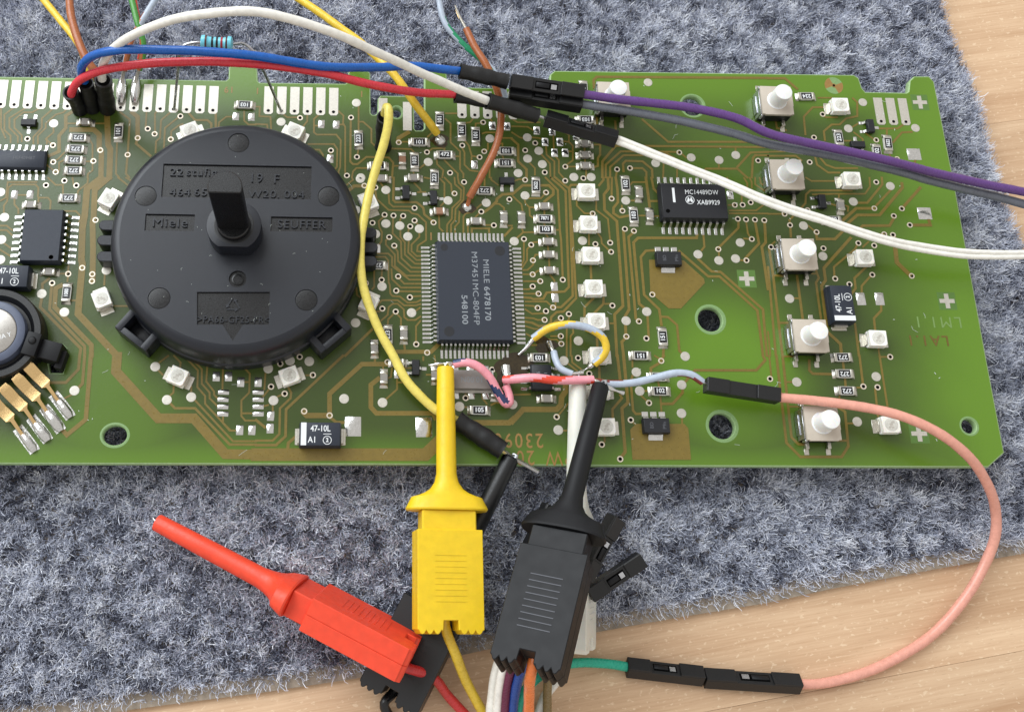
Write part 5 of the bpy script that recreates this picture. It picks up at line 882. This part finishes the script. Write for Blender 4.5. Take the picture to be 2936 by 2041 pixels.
# ------------------------------------------------------------------ test clips
def clip(label, tip, tail, roll, pm, lead, wmat, tipr=1.5, wr=0.85):
    L0 = (tail - tip).length; T = Thing('test_clip', label, 'test clip', tail - Vector((0, 0, 3)), 'spring test clips'); M = frame_from(tip, tail, roll) @ Matrix.Diagonal((L0 / 48.0, 1, 1, 1))
    mb = MB(); n = 28
    secs = [(0.0, tipr * .92, tipr * .92, 1), (0.25, tipr, tipr, 1), (10, tipr * 1.1, tipr * 1.1, 1), (20, 1.75, 1.75, 1), (21.6, 2.1, 1.95, .97), (22.8, 2.9, 2.15, .88), (23.5, 3.9, 2.3, .85), (23.95, 5.0, 2.45, .82), (24.3, 6.1, 2.55, .8), (26.4, 7.1, 3.1, .78), (26.7, 6.9, 3.0, .78)]
    vs = []; fs = []
    for x, wy, wz, e in secs:
        for k in range(n):
            a = 2 * math.pi * k / n; c, s_ = math.cos(a), math.sin(a)
            vs.append((x, wy * math.copysign(abs(c) ** e, c), wz * math.copysign(abs(s_) ** e, s_)))
    for j in range(len(secs) - 1): fs += [(j * n + k, j * n + (k + 1) % n, (j + 1) * n + (k + 1) % n, (j + 1) * n + k) for k in range(n)]
    fs += [tuple(range(n - 1, -1, -1)), tuple(range((len(secs) - 1) * n, len(secs) * n))]; mb.add(vs, fs)
    T.part('nozzle', mb, [pm], M=M, ang=32)
    T.part('plunger_neck', MB().box(26.7, 31.5, -4.6, 4.6, -2.3, 2.3), [pm], bevel=0.2, M=M, smooth=False)
    tailp = [(30.2, -5.5), (30.2, 5.5), (47.2, 5.5)]
    for k in range(13): tailp.append((47.2 + 0.75 * abs(math.sin(math.pi * k / 4)), 5.3 - 0.31 * k))
    tailp += [(47.3, 1.3), (45.6, 1.2), (45.6, -1.2), (47.3, -1.3)]
    for k in range(13): tailp.append((47.2 + 0.75 * abs(math.sin(math.pi * k / 4)), -1.58 - 0.31 * k))
    tailp += [(47.2, -5.5)]
    T.part('body', MB().prism(tailp, -2.9, -0.03).prism(tailp, 0.0, 2.9), [pm], bevel=0.12, M=M, smooth=False)
    rib = MB().box(-0.07, 0.07, -2.6, 2.6, 0, 0.09)
    for k in range(9):
        for z in (1, -1):
            me = M @ Matrix.Translation((34.6 + 0.98 * k, 0, 2.88)) if z > 0 else M @ Matrix.Translation((34.6 + 0.98 * k, 0, -2.97))
            T.part('grip_rib', rib, [pm if pm != 'black_satin' else 'ink_faint'], M=me)
    T.part('hook', MB().tube([(0.4, 0, 0), (-0.5, 0, 0.1), (-0.9, 0.3, 0.2), (-0.9, 0.8, 0.3), (-0.3, 0.9, 0.2)], 0.28, 8), ['steel'], M=M)
    if lead: T.part('lead_wire', wire_mb([(M @ Vector((42, 0, -1.2))), (M @ Vector((46.5, 0, -1.9)))] + lead, wr), [wmat])
    return T
clip('yellow test clip hooked to the pink wire in front of the board', B(1, 2, 1698, 105, 4.0), B(1, 3, 1722, 905, 3.5), R_(-5), 'p_yellow', pts3([(1, 3, 1800, 1100, 0), (1, 3, 1900, 1360, -4), (1, 3, 2030, 1595, -6.5), (1, 3, 2180, 1850, -7.5)]), 'w_clipyellow')
clip('orange red test clip lying loose on the carpet', B(0, 2, 1405, 1490, -3.4), B(1, 3, 1405, 1115, 1.5), R_(-70), 'p_red', pts3([(1, 3, 1590, 1290, -3), (1, 3, 1720, 1450, -6), (1, 3, 1870, 1610, -7.5), (1, 3, 2100, 1850, -8)]), 'w_clipred')
clip('black test clip on top of the wire bundle, beside the white one', B(2, 2, 795, 270, 4.8), B(2, 3, 135, 1255, 17.0), R_(26), 'black_satin', pts3([(2, 3, 155, 1420, 8), (2, 3, 150, 1595, 3), (2, 3, 150, 1900, -3)]), 'w_orange')
clip('white test clip mostly hidden under the black one', B(2, 2, 590, 215, 3.0), B(2, 3, 555, 1050, -2.5), R_(-68), 'p_white', pts3([(2, 3, 440, 1250, -6), (2, 3, 300, 1450, -7.5), (2, 3, 180, 1800, -8)]), 'w_white')
clip('black test clip lying underneath the red and yellow clips', B(1, 2, 2285, 915, 1.4), B(1, 3, 1190, 1490, -5.4), R_(10), 'black_plastic', pts3([(1, 3, 1150, 1520, -6.5), (1, 3, 1185, 1620, -7.5), (1, 3, 1300, 1800, -8)]), 'w_black')

# ---- bundle of wires at the bottom edge
def bundle(label, pts, r, mm, plugpts=None, roll=0.0):
    T = Thing('bundle_wire', label, 'wire', B(*pts[0]), 'wires bundled at the bottom edge'); T.part('insulation', wire_mb(pts3(pts), r), [mm])
    if plugpts: plug(T, B(*plugpts[0]), B(*plugpts[1]), roll)
bundle('leftmost white wire of the bundle at the bottom edge', [(2, 3, 250, 300, 1.5), (2, 3, 60, 700, 1), (1, 3, 2235, 990, 0), (1, 3, 2150, 1230, -2), (1, 3, 2105, 1595, -4), (1, 3, 2100, 1900, -5)], 0.8, 'w_white')
bundle('second white wire of the bundle, next to the plum one', [(2, 3, 270, 350, 3), (2, 3, 80, 760, 3), (1, 3, 2290, 1000, 2), (1, 3, 2205, 1250, 0), (1, 3, 2165, 1595, -3), (1, 3, 2160, 1900, -4)], 0.75, 'w_white')
bundle('plum coloured wire of the bundle at the bottom edge', [(2, 3, 190, 220, 4), (2, 3, 110, 800, 4), (2, 3, 20, 1120, 2), (1, 3, 2262, 1320, 0), (1, 3, 2232, 1595, -2.5), (1, 3, 2225, 1900, -4)], 0.72, 'w_plum', ((2, 3, 150, 170, 4), (2, 2, 350, 1345, 5)), R_(20))
bundle('dark blue wire of the bundle at the bottom edge', [(2, 3, 560, 520, 3), (2, 3, 250, 900, 3), (2, 3, 105, 1170, 2), (2, 3, 40, 1350, 0), (2, 3, 5, 1595, -2.5), (2, 3, 0, 1900, -4)], 0.82, 'w_cobalt', ((2, 3, 640, 400, 3.4), (2, 2, 935, 1450, 4.5)), R_(35))
bundle('olive brown wire at the right of the bundle, black plug beside the clip', [(2, 3, 640, 610, 1), (2, 3, 420, 950, 0), (2, 3, 330, 1250, -2), (2, 3, 320, 1400, -4), (2, 3, 315, 1595, -6), (2, 3, 310, 1900, -7.5)], 0.75, 'w_olive', ((2, 3, 690, 545, 2), (2, 3, 1165, 225, 3)), R_(12))
